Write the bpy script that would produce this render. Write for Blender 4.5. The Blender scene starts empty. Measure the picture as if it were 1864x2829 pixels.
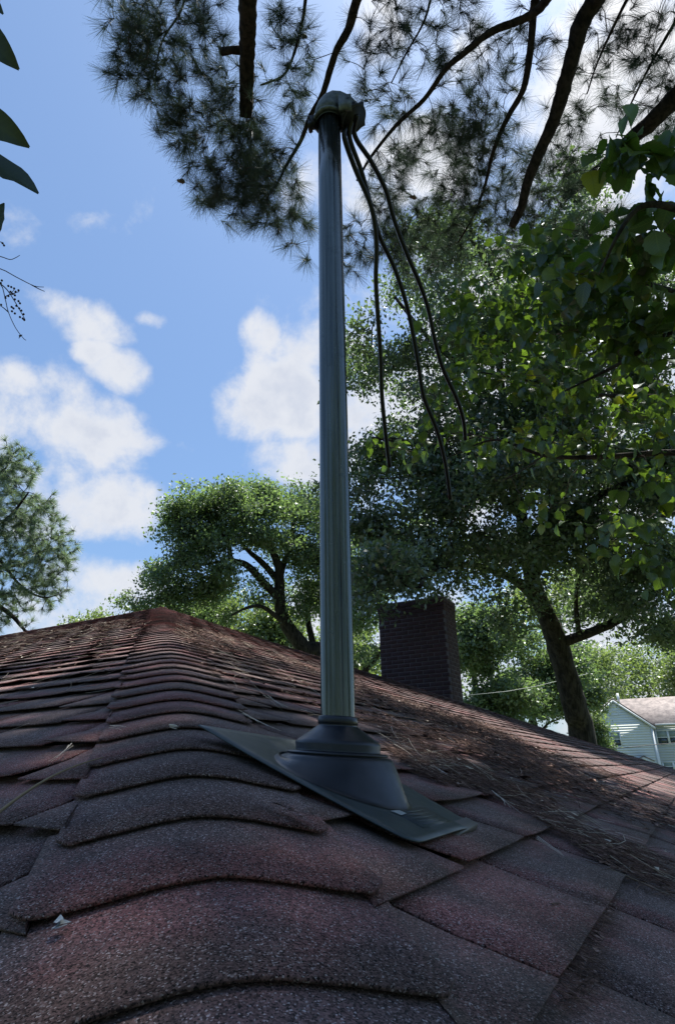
import bpy, math, random
import numpy as np
random.seed(7); rng = np.random.default_rng(7)
S = bpy.context.scene; COL = S.collection
D = math.pi/180
# ------------------------------------------------------------------ camera
H = 3.2                                  # height of the lens above the garden
CF, TH, RL = 1683.4, 22.92*D, 1.141*D    # focal length (px of the 1864x2829 photo), pitch, roll
F = np.array([0, math.cos(TH), math.sin(TH)])
_R0 = np.array([1.0, 0, 0]); _U0 = np.array([0, -math.sin(TH), math.cos(TH)])
R = math.cos(RL)*_R0 - math.sin(RL)*_U0
U = math.sin(RL)*_R0 + math.cos(RL)*_U0
CAMP = np.array([0, 0, H])
from mathutils import Matrix, Vector
cam = bpy.data.cameras.new('camera'); camo = bpy.data.objects.new('camera', cam); COL.objects.link(camo)
cam.sensor_fit = 'VERTICAL'; cam.sensor_height = 36; cam.lens = CF/2829*36
cam.clip_start = 0.02; cam.clip_end = 2000
M = Matrix.Identity(4)
for i in range(3):
    M[i][0] = R[i]; M[i][1] = U[i]; M[i][2] = -F[i]; M[i][3] = CAMP[i]
camo.matrix_world = M
S.camera = camo
S.view_settings.view_transform = 'Standard'; S.view_settings.look = 'None'
S.view_settings.exposure = 1.25; S.view_settings.gamma = 1
S.cycles.max_bounces = 6; S.cycles.diffuse_bounces = 3; S.cycles.glossy_bounces = 2
S.cycles.transmission_bounces = 3; S.cycles.transparent_max_bounces = 4
S.cycles.use_denoising = True

def nrm(v): v = np.asarray(v, float); return v/np.linalg.norm(v)
def dirv(az, el): return np.array([math.sin(az)*math.cos(el), math.cos(az)*math.cos(el), math.sin(el)])
def ray(x, y): return (x-932)/CF*R + (1414.5-y)/CF*U + F
def at(x, y, d): return CAMP + ray(x, y)*d

SUN_AZ, SUN_EL = 42*D, 71*D
# ------------------------------------------------------------------ node helper
class NT:
    def __init__(s, tree): s.t = tree; s.n = tree.nodes; s.l = tree.links
    def node(s, typ, **kw):
        n = s.n.new(typ)
        for k, v in kw.items(): setattr(n, k, v)
        return n
    def link(s, a, b): s.l.new(a, b)
    def val(s, inp, v):
        if isinstance(v, bpy.types.NodeSocket): s.l.new(v, inp)
        else: inp.default_value = v
    def math(s, op, a, b=None, c=None, clamp=False):
        n = s.n.new('ShaderNodeMath'); n.operation = op; n.use_clamp = clamp
        s.val(n.inputs[0], a)
        if b is not None: s.val(n.inputs[1], b)
        if c is not None: s.val(n.inputs[2], c)
        return n.outputs[0]
    def vm(s, op, a, b=None, scale=None):
        n = s.n.new('ShaderNodeVectorMath'); n.operation = op
        s.val(n.inputs[0], a)
        if b is not None: s.val(n.inputs[1], b)
        if scale is not None: s.val(n.inputs['Scale'], scale)
        return n.outputs['Value'] if op in ('DOT_PRODUCT', 'LENGTH') else n.outputs[0]
    def mix(s, f, a, b, mode='MIX'):
        n = s.n.new('ShaderNodeMix'); n.data_type = 'RGBA'; n.blend_type = mode
        s.val(n.inputs[0], f); s.val(n.inputs[6], a); s.val(n.inputs[7], b)
        return n.outputs[2]
    def noise(s, vec, scale, detail=4, rough=.5, dist=0):
        n = s.n.new('ShaderNodeTexNoise')
        if vec is not None: s.val(n.inputs['Vector'], vec)
        n.inputs['Scale'].default_value = scale; n.inputs['Detail'].default_value = detail
        n.inputs['Roughness'].default_value = rough; n.inputs['Distortion'].default_value = dist
        return n.outputs['Fac']
    def rng(s, v, a, b, c=0, d=1, smooth=False):
        n = s.n.new('ShaderNodeMapRange')
        if smooth: n.interpolation_type = 'SMOOTHSTEP'
        s.val(n.inputs[0], v); n.inputs[1].default_value = a; n.inputs[2].default_value = b
        n.inputs[3].default_value = c; n.inputs[4].default_value = d
        return n.outputs[0]
def c4(c): return (c[0], c[1], c[2], 1)

# ------------------------------------------------------------------ world: sky with drifting cumulus
W = bpy.data.worlds.new('World'); S.world = W; W.use_nodes = True
w = NT(W.node_tree); w.n.clear()
out = w.node('ShaderNodeOutputWorld'); bg = w.node('ShaderNodeBackground')
sky = w.node('ShaderNodeTexSky'); sky.sky_type = 'NISHITA'; sky.sun_disc = False
sky.sun_elevation = SUN_EL; sky.sun_rotation = SUN_AZ
sky.air_density = 1.2; sky.dust_density = 1.2; sky.ozone_density = 2.2
SKY_STR = 0.073
bg.inputs[1].default_value = SKY_STR
dirn = w.node('ShaderNodeTexCoord').outputs['Generated']
CL = [  # cumulus banks seen from the roof: centre (photo px), half sizes (px), strength
 (130,1180,250,140,1.3),(40,1060,170,70,1.1),(300,1400,250,95,1.3),(215,880,130,60,1.1),(130,830,60,36,.6),(345,1030,80,55,1.0),(110,1330,200,140,1.0),
 (290,1640,200,95,.9),(120,1720,200,120,.8),(265,965,50,35,.6),
 (770,1090,165,150,1.15),(715,950,60,80,1.05),(810,1290,150,90,1.1),(420,880,40,20,.5),
 (1750,220,330,330,1.3),(1060,60,90,110,.9),(1150,470,260,120,.85),(960,560,160,130,.8),
 (1500,1000,640,520,1.05),(1750,1800,420,260,1.0),(1050,1800,300,200,.8),(1330,120,90,90,.55)]
acc = None
for (cx, cy, ax, ay, st) in CL:
    d0 = nrm(ray(cx, cy)); e1 = nrm(np.cross(d0, [0, 0, 1])); e2 = nrm(np.cross(e1, d0))
    sc = CF*1.0/(1/np.dot(d0, F))        # px per radian near this direction
    a1 = ax/CF*np.dot(d0, F); a2 = ay/CF*np.dot(d0, F)
    uu = w.vm('DOT_PRODUCT', dirn, tuple(e1/a1)); vv = w.vm('DOT_PRODUCT', dirn, tuple(e2/a2))
    r2 = w.math('ADD', w.math('MULTIPLY', uu, uu), w.math('MULTIPLY', vv, vv))
    fr = w.math('GREATER_THAN', w.vm('DOT_PRODUCT', dirn, tuple(d0)), 0.0)
    v = w.math('MULTIPLY', w.math('MULTIPLY_ADD', r2, -st, st), 1.0)
    v = w.math('ADD', v, w.math('MULTIPLY_ADD', fr, 50.0, -50.0))
    acc = v if acc is None else w.math('MAXIMUM', acc, v)
wr = w.noise(dirn, 5.0, 3, .5)
wv = w.vm('ADD', dirn, w.vm('SCALE', w.node('ShaderNodeTexNoise').outputs['Color'], scale=0.0))
n1 = w.noise(dirn, 7.5, 10, .60, .12)
n2 = w.noise(dirn, 3.1, 5, .55)
base = w.math('MAXIMUM', acc, w.math('MULTIPLY_ADD', n2, 3.4, -2.75))   # scattered clouds all round the sky
dens = w.math('ADD', base, w.math('MULTIPLY_ADD', n1, 6.0, -3.05))
mask = w.rng(dens, -0.35, 1.15, 0, 1, True)
core = w.rng(w.math('ADD', dens, w.math('MULTIPLY_ADD', w.noise(dirn, 13, 5, .6), 4.0, -2.0)), 0.7, 2.3, 0, 1, True)
ccol = w.mix(core, (4.6, 4.75, 5.1, 1), (3.8, 4.05, 4.65, 1))
sund = tuple(dirv(SUN_AZ, SUN_EL))
glow = w.math('POWER', w.math('MAXIMUM', w.vm('DOT_PRODUCT', dirn, sund), 0.0), 14.0)
ccol = w.mix(w.math('MULTIPLY', glow, .8, clamp=True), ccol, (8, 7.9, 7.8, 1))
# keep the blue a little paler and warmer than the pure Nishita sky
skyc = w.mix(1.0, sky.outputs[0], (0.74, 0.86, .97, 1), 'MULTIPLY')
skyc = w.mix(.35, skyc, (1.62, 2.68, 4.75, 1))
fin = w.mix(w.math('MULTIPLY', mask, .96), skyc, ccol)
w.link(fin, bg.inputs[0]); w.link(bg.outputs[0], out.inputs[0])
# ------------------------------------------------------------------ sun
sl = bpy.data.lights.new('sun', 'SUN'); sl.energy = 5.0; sl.angle = 0.6*D; sl.color = (1, .95, .86)
so = bpy.data.objects.new('sun', sl); COL.objects.link(so); so.location = (0, 0, 40)
so.rotation_euler = Vector(tuple(dirv(SUN_AZ, SUN_EL))).to_track_quat('Z', 'Y').to_euler()

# ------------------------------------------------------------------ object helpers
def tag(o, label=None, cat=None, group=None, kind=None):
    if label: o['label'] = label
    if cat: o['category'] = cat
    if group: o['group'] = group
    if kind: o['kind'] = kind
    return o
def empty(name, loc, label, cat, group=None):
    o = bpy.data.objects.new(name, None); COL.objects.link(o); o.location = tuple(loc); o.empty_display_size = .1
    return tag(o, label, cat, group)
def mesh_np(name, V, loops, counts, smooth=False, uv=None):
    me = bpy.data.meshes.new(name)
    V = np.asarray(V, np.float32); loops = np.asarray(loops, np.int32); counts = np.asarray(counts, np.int32)
    me.vertices.add(len(V)); me.vertices.foreach_set('co', V.ravel())
    me.loops.add(len(loops)); me.loops.foreach_set('vertex_index', loops)
    me.polygons.add(len(counts))
    st = np.zeros(len(counts), np.int32); st[1:] = np.cumsum(counts)[:-1]
    me.polygons.foreach_set('loop_start', st)
    if smooth: me.polygons.foreach_set('use_smooth', np.ones(len(counts), bool))
    me.update(calc_edges=True)
    if uv is not None:
        l = me.uv_layers.new(name='UVMap'); l.data.foreach_set('uv', np.asarray(uv, np.float32)[loops].ravel())
    return me
class MB:
    def __init__(s): s.V = []; s.L = []; s.C = []; s.n = 0; s.UV = []
    def add(s, V, faces, uv=None):
        V = np.asarray(V, float); s.V.append(V)
        if isinstance(faces, np.ndarray):
            s.L.append((faces+s.n).ravel()); s.C.append(np.full(len(faces), faces.shape[1]))
        else:
            s.L.append(np.array([i+s.n for f in faces for i in f])); s.C.append(np.array([len(f) for f in faces]))
        if uv is not None: s.UV.append(np.asarray(uv))
        s.n += len(V)
    def mesh(s, name, smooth=False, off=None):
        V = np.concatenate(s.V)
        if off is not None: V = V-np.asarray(off)
        return mesh_np(name, V, np.concatenate(s.L), np.concatenate(s.C), smooth, np.concatenate(s.UV) if s.UV else None)
def obj(name, me, mat, parent=None, loc=None):
    """me: mesh whose coordinates are world coordinates minus loc"""
    o = bpy.data.objects.new(name, me); COL.objects.link(o)
    if mat is not None and len(me.materials) == 0: me.materials.append(mat)
    p = np.zeros(3) if loc is None else np.asarray(loc, float)
    if parent is not None:
        o.parent = parent
        q = parent
        while q is not None: p = p-np.array(q.location); q = q.parent
    o.location = tuple(p)
    return o
def build(name, mb, mat, parent=None, smooth=False, origin=None):
    V = np.concatenate(mb.V)
    org = V.mean(0) if origin is None else np.asarray(origin, float)
    return obj(name, mb.mesh(name, smooth, org), mat, parent, org)

BOXF = [(0,3,2,1),(4,5,6,7),(0,1,5,4),(1,2,6,5),(2,3,7,6),(3,0,4,7)]
def box(mb, o, X, Y, Z, x0, x1, y0, y1, z0, z1):
    o = np.asarray(o, float)
    V = [o+X*x+Y*y+Z*z for z in (z0, z1) for (x, y) in ((x0,y0),(x1,y0),(x1,y1),(x0,y1))]
    mb.add(V, BOXF)
def tube(mb, P, rad, k=8, cap=True, wob=0.0):
    P = np.asarray(P, float); n = len(P)
    rad = np.broadcast_to(np.asarray(rad, float), (n,))
    T = np.gradient(P, axis=0); T /= np.linalg.norm(T, axis=1)[:, None]+1e-12
    a = np.array([0, 0, 1.0]) if abs(T[0][2]) < .9 else np.array([1.0, 0, 0])
    N = np.cross(T[0], a); N /= np.linalg.norm(N)
    th = np.linspace(0, 2*math.pi, k, endpoint=False); rings = []
    for i in range(n):
        N = N-T[i]*np.dot(N, T[i]); N /= np.linalg.norm(N); B = np.cross(T[i], N)
        rr = rad[i]*(1+(wob*rng.standard_normal(k) if wob else 0))
        rings.append(P[i]+(np.cos(th)*rr)[:, None]*N+(np.sin(th)*rr)[:, None]*B)
    V = np.concatenate(rings)
    i = np.arange(n-1)[:, None]*k; j = np.arange(k)[None]; j2 = (j+1) % k
    Fq = np.stack([i+j, i+j2, i+k+j2, i+k+j], -1).reshape(-1, 4)
    mb.add(V, Fq)
    if cap:
        mb.L.append(np.concatenate([np.arange(k)[::-1]+mb.n-len(V), np.arange(k)+mb.n-k])); mb.C.append(np.array([k, k]))
def smooth_path(P, m=6):
    P = np.asarray(P, float); out = []
    Q = np.vstack([2*P[0]-P[1], P, 2*P[-1]-P[-2]])
    for i in range(1, len(Q)-2):
        for t in np.linspace(0, 1, m, endpoint=False):
            a, b, c, d = Q[i-1], Q[i], Q[i+1], Q[i+2]
            out.append(.5*((2*b)+(c-a)*t+(2*a-5*b+4*c-d)*t*t+(3*b-a-3*c+d)*t**3))
    out.append(P[-1]); return np.array(out)

# ------------------------------------------------------------------ materials
def mat(name, col, rough=.8, metal=0.0, spec=.5):
    m = bpy.data.materials.new(name); m.use_nodes = True
    t = NT(m.node_tree); b = t.n['Principled BSDF']
    b.inputs['Base Color'].default_value = c4(col); b.inputs['Roughness'].default_value = rough
    b.inputs['Metallic'].default_value = metal; b.inputs['Specular IOR Level'].default_value = spec
    m['_'] = 1
    return m, t, b
def pos(t): return t.node('ShaderNodeNewGeometry').outputs['Position']
def bump(t, b, h, strength, dist):
    n = t.node('ShaderNodeBump'); n.inputs['Strength'].default_value = strength; n.inputs['Distance'].default_value = dist
    t.val(n.inputs['Height'], h); t.link(n.outputs[0], b.inputs['Normal'])

def shingle_mat(name, dark, red, k=1.0):
    m, t, b = mat(name, dark, .92, 0, .25)
    P = pos(t)
    sx = t.node('ShaderNodeSeparateXYZ'); t.link(P, sx.inputs[0])
    upc = t.rng(sx.outputs[2], H+.25, H+1.6, 0, .22)      # upper courses tinted redder, standing in for grazing light on the granules
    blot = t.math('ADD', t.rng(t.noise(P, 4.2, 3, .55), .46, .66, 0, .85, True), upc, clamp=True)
    b.inputs['Sheen Weight'].default_value = .06; b.inputs['Sheen Roughness'].default_value = .5
    isl = t.node('ShaderNodeNewGeometry').outputs['Random Per Island']
    vor = t.node('ShaderNodeTexVoronoi'); vor.inputs['Scale'].default_value = 760; t.link(P, vor.inputs['Vector'])
    sep = t.node('ShaderNodeSeparateColor'); t.link(vor.outputs['Color'], sep.inputs[0])
    g = t.rng(sep.outputs[0], 0, 1, .05, 1.95)
    hi = t.rng(sep.outputs[1], .88, 1.0, 0, 1)
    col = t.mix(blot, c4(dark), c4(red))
    tint = t.rng(isl, 0, 1, .78, 1.25)
    col = t.mix(1.0, col, t.math('MULTIPLY', g, tint), 'MULTIPLY')
    col = t.mix(t.math('MULTIPLY', hi, .9), col, (.50, .43, .44, 1))
    wear = t.rng(t.noise(P, 7, 6, .65), .33, .68, .62, 1.25)
    col = t.mix(1.0, col, wear, 'MULTIPLY')
    t.link(col, b.inputs['Base Color'])
    hgt = t.math('ADD', t.math('MULTIPLY', sep.outputs[0], .6), t.math('MULTIPLY', t.noise(P, 25, 3), .5))
    bump(t, b, hgt, .8, .0011)
    return m
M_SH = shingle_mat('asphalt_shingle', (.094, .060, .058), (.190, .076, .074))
M_DECK, _, _ = mat('bitumen_felt', (.012, .011, .011), .95)

def bark_mat(name, a, bcol, sc=14, st=.9, dist=.02):
    m, t, b = mat(name, a, .95, 0, .2)
    P = pos(t); mp = t.node('ShaderNodeMapping'); mp.inputs['Scale'].default_value = (1, 1, .22); t.link(P, mp.inputs[0])
    n = t.noise(mp.outputs[0], sc, 6, .62, .4); f = t.rng(n, .35, .65, 0, 1, True)
    t.link(t.mix(f, c4(a), c4(bcol)), b.inputs['Base Color']); bump(t, b, n, st, dist)
    return m
M_BARK = bark_mat('oak_bark', (.016, .015, .014), (.060, .054, .048), 12, 1, .06)
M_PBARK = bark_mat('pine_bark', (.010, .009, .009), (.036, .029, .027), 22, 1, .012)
M_TWIG = bark_mat('pale_twig', (.05, .040, .038), (.11, .088, .082), 60, .4, .003)

def leaf_mat(name, c1, c2, trans=.45, tcol=None, gloss=.06, rough=.4):
    m = bpy.data.materials.new(name); m.use_nodes = True; t = NT(m.node_tree); t.n.clear()
    o = t.node('ShaderNodeOutputMaterial')
    g = t.node('ShaderNodeNewGeometry')
    col = t.mix(g.outputs['Random Per Island'], c4(c1), c4(c2))
    nz = t.noise(g.outputs['Position'], .9, 2)
    col = t.mix(1.0, col, t.rng(nz, .3, .7, .75, 1.25), 'MULTIPLY')
    d = t.node('ShaderNodeBsdfDiffuse'); tr = t.node('ShaderNodeBsdfTranslucent'); gl = t.node('ShaderNodeBsdfGlossy')
    t.link(col, d.inputs[0])
    tc = t.mix(1.0, col, c4(tcol or (1.6, 1.9, .7)), 'MULTIPLY'); t.link(tc, tr.inputs[0])
    gl.inputs['Roughness'].default_value = rough; gl.inputs[0].default_value = (.8, .85, .9, 1)
    m1 = t.node('ShaderNodeMixShader'); m1.inputs[0].default_value = trans; t.link(d.outputs[0], m1.inputs[1]); t.link(tr.outputs[0], m1.inputs[2])
    m2 = t.node('ShaderNodeMixShader'); m2.inputs[0].default_value = gloss; t.link(m1.outputs[0], m2.inputs[1]); t.link(gl.outputs[0], m2.inputs[2])
    t.link(m2.outputs[0], o.inputs[0])
    return m
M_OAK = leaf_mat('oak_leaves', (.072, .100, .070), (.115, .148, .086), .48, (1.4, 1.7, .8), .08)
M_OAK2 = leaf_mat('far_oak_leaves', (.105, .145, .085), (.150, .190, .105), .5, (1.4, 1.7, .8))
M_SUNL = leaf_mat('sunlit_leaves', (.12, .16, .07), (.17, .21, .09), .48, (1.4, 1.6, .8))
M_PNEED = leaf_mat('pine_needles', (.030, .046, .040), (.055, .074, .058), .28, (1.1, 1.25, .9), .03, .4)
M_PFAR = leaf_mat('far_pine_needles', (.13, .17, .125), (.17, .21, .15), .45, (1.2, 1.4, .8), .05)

# broad leaf material with pale side veins
def broad_mat(name, c1, c2, veincol, trans):
    m = bpy.data.materials.new(name); m.use_nodes = True; t = NT(m.node_tree); t.n.clear()
    o = t.node('ShaderNodeOutputMaterial')
    uvn = t.node('ShaderNodeUVMap'); uvn.uv_map = 'UVMap'
    sp = t.node('ShaderNodeSeparateXYZ'); t.link(uvn.outputs[0], sp.inputs[0])
    ax = t.math('ABSOLUTE', t.math('SUBTRACT', sp.outputs[0], .5))
    ph = t.math('MULTIPLY', t.math('SUBTRACT', sp.outputs[1], t.math('MULTIPLY', ax, .75)), 9.0)
    fr = t.math('PINGPONG', ph, .5)
    vein = t.math('MAXIMUM', t.rng(fr, .0, .12, 1, 0, True), t.rng(ax, .0, .03, 1, 0, True))
    g = t.node('ShaderNodeNewGeometry'); oi = t.node('ShaderNodeObjectInfo')
    rr = t.math('FRACT', t.math('ADD', g.outputs['Random Per Island'], oi.outputs['Random']))
    col = t.mix(rr, c4(c1), c4(c2)); col = t.mix(t.math('MULTIPLY', vein, .55), col, c4(veincol))
    d = t.node('ShaderNodeBsdfDiffuse'); tr = t.node('ShaderNodeBsdfTranslucent'); gl = t.node('ShaderNodeBsdfGlossy')
    t.link(col, d.inputs[0]); t.link(t.mix(1.0, col, (1.9, 2.1, .55, 1), 'MULTIPLY'), tr.inputs[0])
    gl.inputs['Roughness'].default_value = .35; gl.inputs[0].default_value = (.8, .85, .9, 1)
    m1 = t.node('ShaderNodeMixShader'); m1.inputs[0].default_value = trans; t.link(d.outputs[0], m1.inputs[1]); t.link(tr.outputs[0], m1.inputs[2])
    m2 = t.node('ShaderNodeMixShader'); m2.inputs[0].default_value = .05; t.link(m1.outputs[0], m2.inputs[1]); t.link(gl.outputs[0], m2.inputs[2])
    t.link(m2.outputs[0], o.inputs[0]); return m
M_BROAD = broad_mat('mulberry_leaf', (.038, .070, .026), (.070, .112, .036), (.11, .15, .05), .48)
M_YEL = broad_mat('yellowing_leaf', (.16, .17, .025), (.12, .15, .03), (.08, .10, .03), .5)
M_MAG = broad_mat('magnolia_leaf', (.020, .035, .015), (.028, .045, .018), (.035, .055, .02), .08)

# ------------------------------------------------------------------ roof geometry (measured)
AZ, PIT = -16.93*D, .3864
he, pe = math.atan(PIT/math.sqrt(2)), math.atan(PIT)
hdir = dirv(AZ, he)
P0 = np.array([-.06587, .44007, -.11636]) + CAMP          # a point on the near hip
dR = dirv(AZ+135*D, -pe); cR = dirv(AZ+45*D, 0); nR = np.cross(dR, cR); nR *= np.sign(nR[2]); nR = nrm(nR)
dL = dirv(AZ-135*D, -pe); cL = dirv(AZ-45*D, 0); nL = np.cross(dL, cL); nL *= np.sign(nL[2]); nL = nrm(nL)
XH, YH = dirv(AZ+135*D, 0), dirv(AZ-135*D, 0)             # house plan axes
APX = P0 + hdir*8.0
A = 6.14                                                  # half width of the hipped end
ZE = APX[2]-A*PIT                                         # eave height
LR = 10.0                                                 # ridge length
hu, hv = float(hdir@cR), float(hdir@dR)                   # hip in (u,v)
HK = -hu/hv
def ptR(u, v, z=0): return P0 + cR*u + dR*v + nR*z
def ptL(u, v, z=0): return P0 + cL*u + dL*v + nL*z
def hitR(x, y, off=0):
    d = ray(x, y); t = (((P0-CAMP)@nR)+off)/(d@nR); q = d*t-(P0-CAMP); return float(q@cR), float(q@dR)
def hitL(x, y, off=0):
    d = ray(x, y); t = (((P0-CAMP)@nL)+off)/(d@nL); q = d*t-(P0-CAMP); return float(q@cL), float(q@dL)
UA, VA = hu*8.0, hv*8.0

def project(P):
    q = np.asarray(P)-CAMP; z = q@F
    return 932+CF*(q@R)/z, 1414.5-CF*(q@U)/z, z

# ------------------------------------------------------------------ ground
gm, t, b = mat('lawn', (.05, .07, .025), .95)
P = pos(t); n = t.noise(P, .35, 6, .6); n3 = t.noise(P, 9, 4, .7)
t.link(t.mix(t.rng(n, .35, .65), (.035, .055, .018, 1), (.085, .10, .04, 1)), b.inputs['Base Color']); bump(t, b, n3, .6, .05)
mb = MB(); g = np.linspace(-600, 600, 25); gx, gy = np.meshgrid(g, g)
mb.add(np.stack([gx.ravel(), gy.ravel(), np.zeros(625)], 1), [(i*25+j, i*25+j+1, (i+1)*25+j+1, (i+1)*25+j) for i in range(24) for j in range(24)])
tag(build('ground', mb, gm, origin=(0, 0, 0)), kind='structure')

# ------------------------------------------------------------------ our house
house = empty('house', (APX[0], APX[1], 0), 'low brick house with a worn red brown asphalt shingle hip roof in the foreground', 'house')
mb = MB()
def pl(x, y, z): return np.array([APX[0], APX[1], 0])+XH*x+YH*y+np.array([0, 0, z])
DZ = -.012
top = [pl(0, 0, APX[2]+DZ), pl(-LR, 0, APX[2]+DZ), pl(A, A, ZE+DZ), pl(A, -A, ZE+DZ), pl(-LR, -A, ZE+DZ), pl(-LR, A, ZE+DZ)]
bot = [p-np.array([0, 0, .10]) for p in top]
fs = [(0, 2, 3), (0, 1, 5, 2), (0, 3, 4, 1)]
mb.add(top+bot, fs+[tuple(i+6 for i in f[::-1]) for f in fs]+[(2, 8, 9, 3), (3, 9, 10, 4), (5, 11, 8, 2), (4, 10, 7, 1), (1, 7, 11, 5)])
roof = build('roof', mb, M_DECK, house, origin=(APX[0], APX[1], APX[2]))

wm, t, b = mat('wall_brick', (.16, .07, .05), .9)
bt = t.node('ShaderNodeTexBrick'); bt.inputs['Color1'].default_value = (.17, .07, .05, 1); bt.inputs['Color2'].default_value = (.12, .05, .04, 1)
bt.inputs['Mortar'].default_value = (.25, .22, .2, 1); bt.inputs['Scale'].default_value = 4.5
t.link(pos(t), bt.inputs[0]); t.link(bt.outputs[0], b.inputs['Base Color'])
Z = np.array([0, 0, 1.0])
mb = MB(); I = .45
base = np.array([APX[0], APX[1], 0])
box(mb, base, XH, YH, Z, -LR+.3, A-I, -A+I, A-I, 0, ZE-.02)
build('wall', mb, wm, house)
fm, _, _ = mat('painted_fascia', (.45, .43, .4), .6)
mb = MB(); box(mb, base, XH, YH, Z, A-.03, A-.005, -A, A, ZE-.26, ZE-.115); box(mb, base, XH, YH, Z, -LR, A-.03, A-.03, A-.005, ZE-.26, ZE-.115); box(mb, base, XH, YH, Z, -LR, A-.03, -A+.005, -A+.03, ZE-.26, ZE-.115)
build('fascia', mb, fm, house)

# shingle tabs --------------------------------------------------------
EXP = .1425
def tab(mb, pt, u0, u1, vb, lo, hi, nx, ny, lift, curl, jag, org=None, deep=.175):
    """one three-tab shingle tab: bottom edge at v=vb, clipped between lo(v) and hi(v)"""
    th = .0032
    us = np.linspace(u0, u1, nx+1); vs = np.linspace(vb, vb-deep, ny+1)
    cl = rng.uniform(0, curl, 2); V = []
    je = rng.normal(0, jag, nx+1)
    for layer in (0, 1):
        for j, v in enumerate(vs):
            f = min(1.0, (vb-v)/deep)
            for i, u_ in enumerate(us):
                s = (u_-u0)/(u1-u0)
                vv = v+(je[i] if j == 0 else 0)
                z = (.0085+lift)*(1-f)**1.3+.001 + (cl[0]*(1-s)**3+cl[1]*s**3)*(1-f)**3
                if j == 0 and layer == 0: z -= .0008
                uu = min(max(u_, lo(vv)), hi(vv))
                V.append(pt(uu, vv, z-(th if layer else 0)))
    n = (nx+1); k = n*(ny+1); Fc = []
    for j in range(ny):
        for i in range(nx):
            a = j*n+i; Fc.append((a, a+1, a+n+1, a+n)); Fc.append((k+a, k+a+n, k+a+n+1, k+a+1))
    for i in range(nx): Fc.append((i, k+i, k+i+1, i+1))
    for j in range(ny):
        a = j*n; Fc.append((a, a+n, k+a+n, k+a)); a = j*n+nx; Fc.append((a, k+a, k+a+n, a+n))
    mb.add(V, Fc)
cands = []
rowoff = {0: .436, 1: .525, -1: .41, 2: .60, -2: .30}
TW = .292
for side, pt, umax in (('R', ptR, None), ('L', ptL, 11.0)):
    for k in range(-41, 4):
        vb = k*EXP
        if side == 'L': vb += .003*math.sin(k*2.1)
        if vb-.06 < VA: continue
        off = rowoff.get(k, None) if side == 'R' else None
        if off is None: off = (k % 2)*TW/2+random.uniform(-.03, .03)
        lo = lambda v: -v*HK+.185
        if side == 'R': hi = lambda v: 2*UA+v*HK-.01
        else: hi = lambda v: umax
        ustart = lo(vb)-.2; uend = hi(vb) if side == 'R' else umax
        i0 = math.floor((ustart-off)/TW)
        for i in range(i0, int((uend-off)/TW)+2):
            u0 = off+i*TW+.003; u1 = u0+TW-.009
            if side == 'R': u0s = -u0
            if u1 < lo(vb)+.03 or u0 > uend-.03: continue
            c = pt((u0+u1)/2, vb)
            px, py, z = project(c)
            if z < .12: 
                if z < -.8 or side == 'L' and u0 > 2: continue
            vis = z > .12 and -1100 < px < 2400 and 1500 < py < 3000
            if side == 'L' and not vis: continue
            cands.append((z if vis else 99+abs(z), side, pt, u0, u1, vb, lo, hi))
cands.sort(key=lambda c: c[0])
near, far = cands[:300], cands[300:]
for c in near:
    mb = MB(); d = c[0]; s = 1 if d < 4 else .6
    tab(mb, c[2], c[3], c[4], c[5], c[6], c[7], 4, 2, random.uniform(.0015, .005), .009 if c[1] == 'L' else .005, .0009)
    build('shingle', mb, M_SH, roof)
mb = MB()
for c in far:
    tab(mb, c[2], c[3], c[4], c[5], c[6], c[7], 2, 1, random.uniform(0, .003), .006, .0015)
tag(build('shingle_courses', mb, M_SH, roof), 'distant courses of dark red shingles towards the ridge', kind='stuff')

# hip and ridge caps ---------------------------------------------------
def cap_piece(mb, O, d, n1, n2, e1, e2, s0, hw=.158, L=.20, nx=8, lift=.010, notch=0.0, rho=.05, skew=0.0, endlift=.004):
    """bent cap over the fold with direction d; e1,e2 = in-plane directions down each side"""
    X = nrm(e2-e1); N = nrm(n1+n2); cphi = float(e2@X); sphi = -float(e2@N)
    ws = np.linspace(-hw, hw, nx+1); V = []; th = .0034
    j0 = rng.normal(0, .0006, nx+1)
    for layer in (0, 1):
        for j, f in enumerate((0, .5, 1)):
            for i, w_ in enumerate(ws):
                s = s0+L*f+(j0[i]+skew*w_ if j == 0 else 0)
                corner = max(0, abs(w_)/hw-.9)*10
                if j == 0: s += notch*corner
                z = lift+.0080*(1-f)**2+endlift*(abs(w_)/hw)**4*(1-f)
                p = O+d*s+X*w_*cphi-N*sphi*math.sqrt(w_*w_+rho*rho)+N*(z-(th if layer else 0))
                V.append(p)
    n = nx+1; k = 3*n; Fc = []
    for j in range(2):
        for i in range(nx):
            a = j*n+i; Fc.append((a, a+1, a+n+1, a+n)); Fc.append((k+a, k+a+n, k+a+n+1, k+a+1))
    for i in range(nx): Fc.append((i, k+i, k+i+1, i+1))
    for j in range(2):
        a = j*n; Fc.append((a, a+n, k+a+n, k+a)); a = j*n+nx; Fc.append((a, k+a, k+a+n, a+n))
    mb.add(V, Fc)
eR = nrm(dR-hdir*float(dR@hdir)); eL = nrm(dL-hdir*float(dL@hdir))
for n_ in range(-5, 57):
    mb = MB(); cap_piece(mb, P0, hdir, nL, nR, eL, eR, n_*.14-.002+random.uniform(-.003, .003), nx=20 if n_ < 10 else 8,
        notch=.018 if n_ < 12 else .005, skew=random.uniform(-.012, .012), hw=.158+random.uniform(-.006, .006)-(.012 if 2 <= n_ <= 6 else 0), endlift=.0015 if 2 <= n_ <= 6 else random.uniform(.002, .008))
    build('hip_cap', mb, M_SH, roof, smooth=False)
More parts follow.
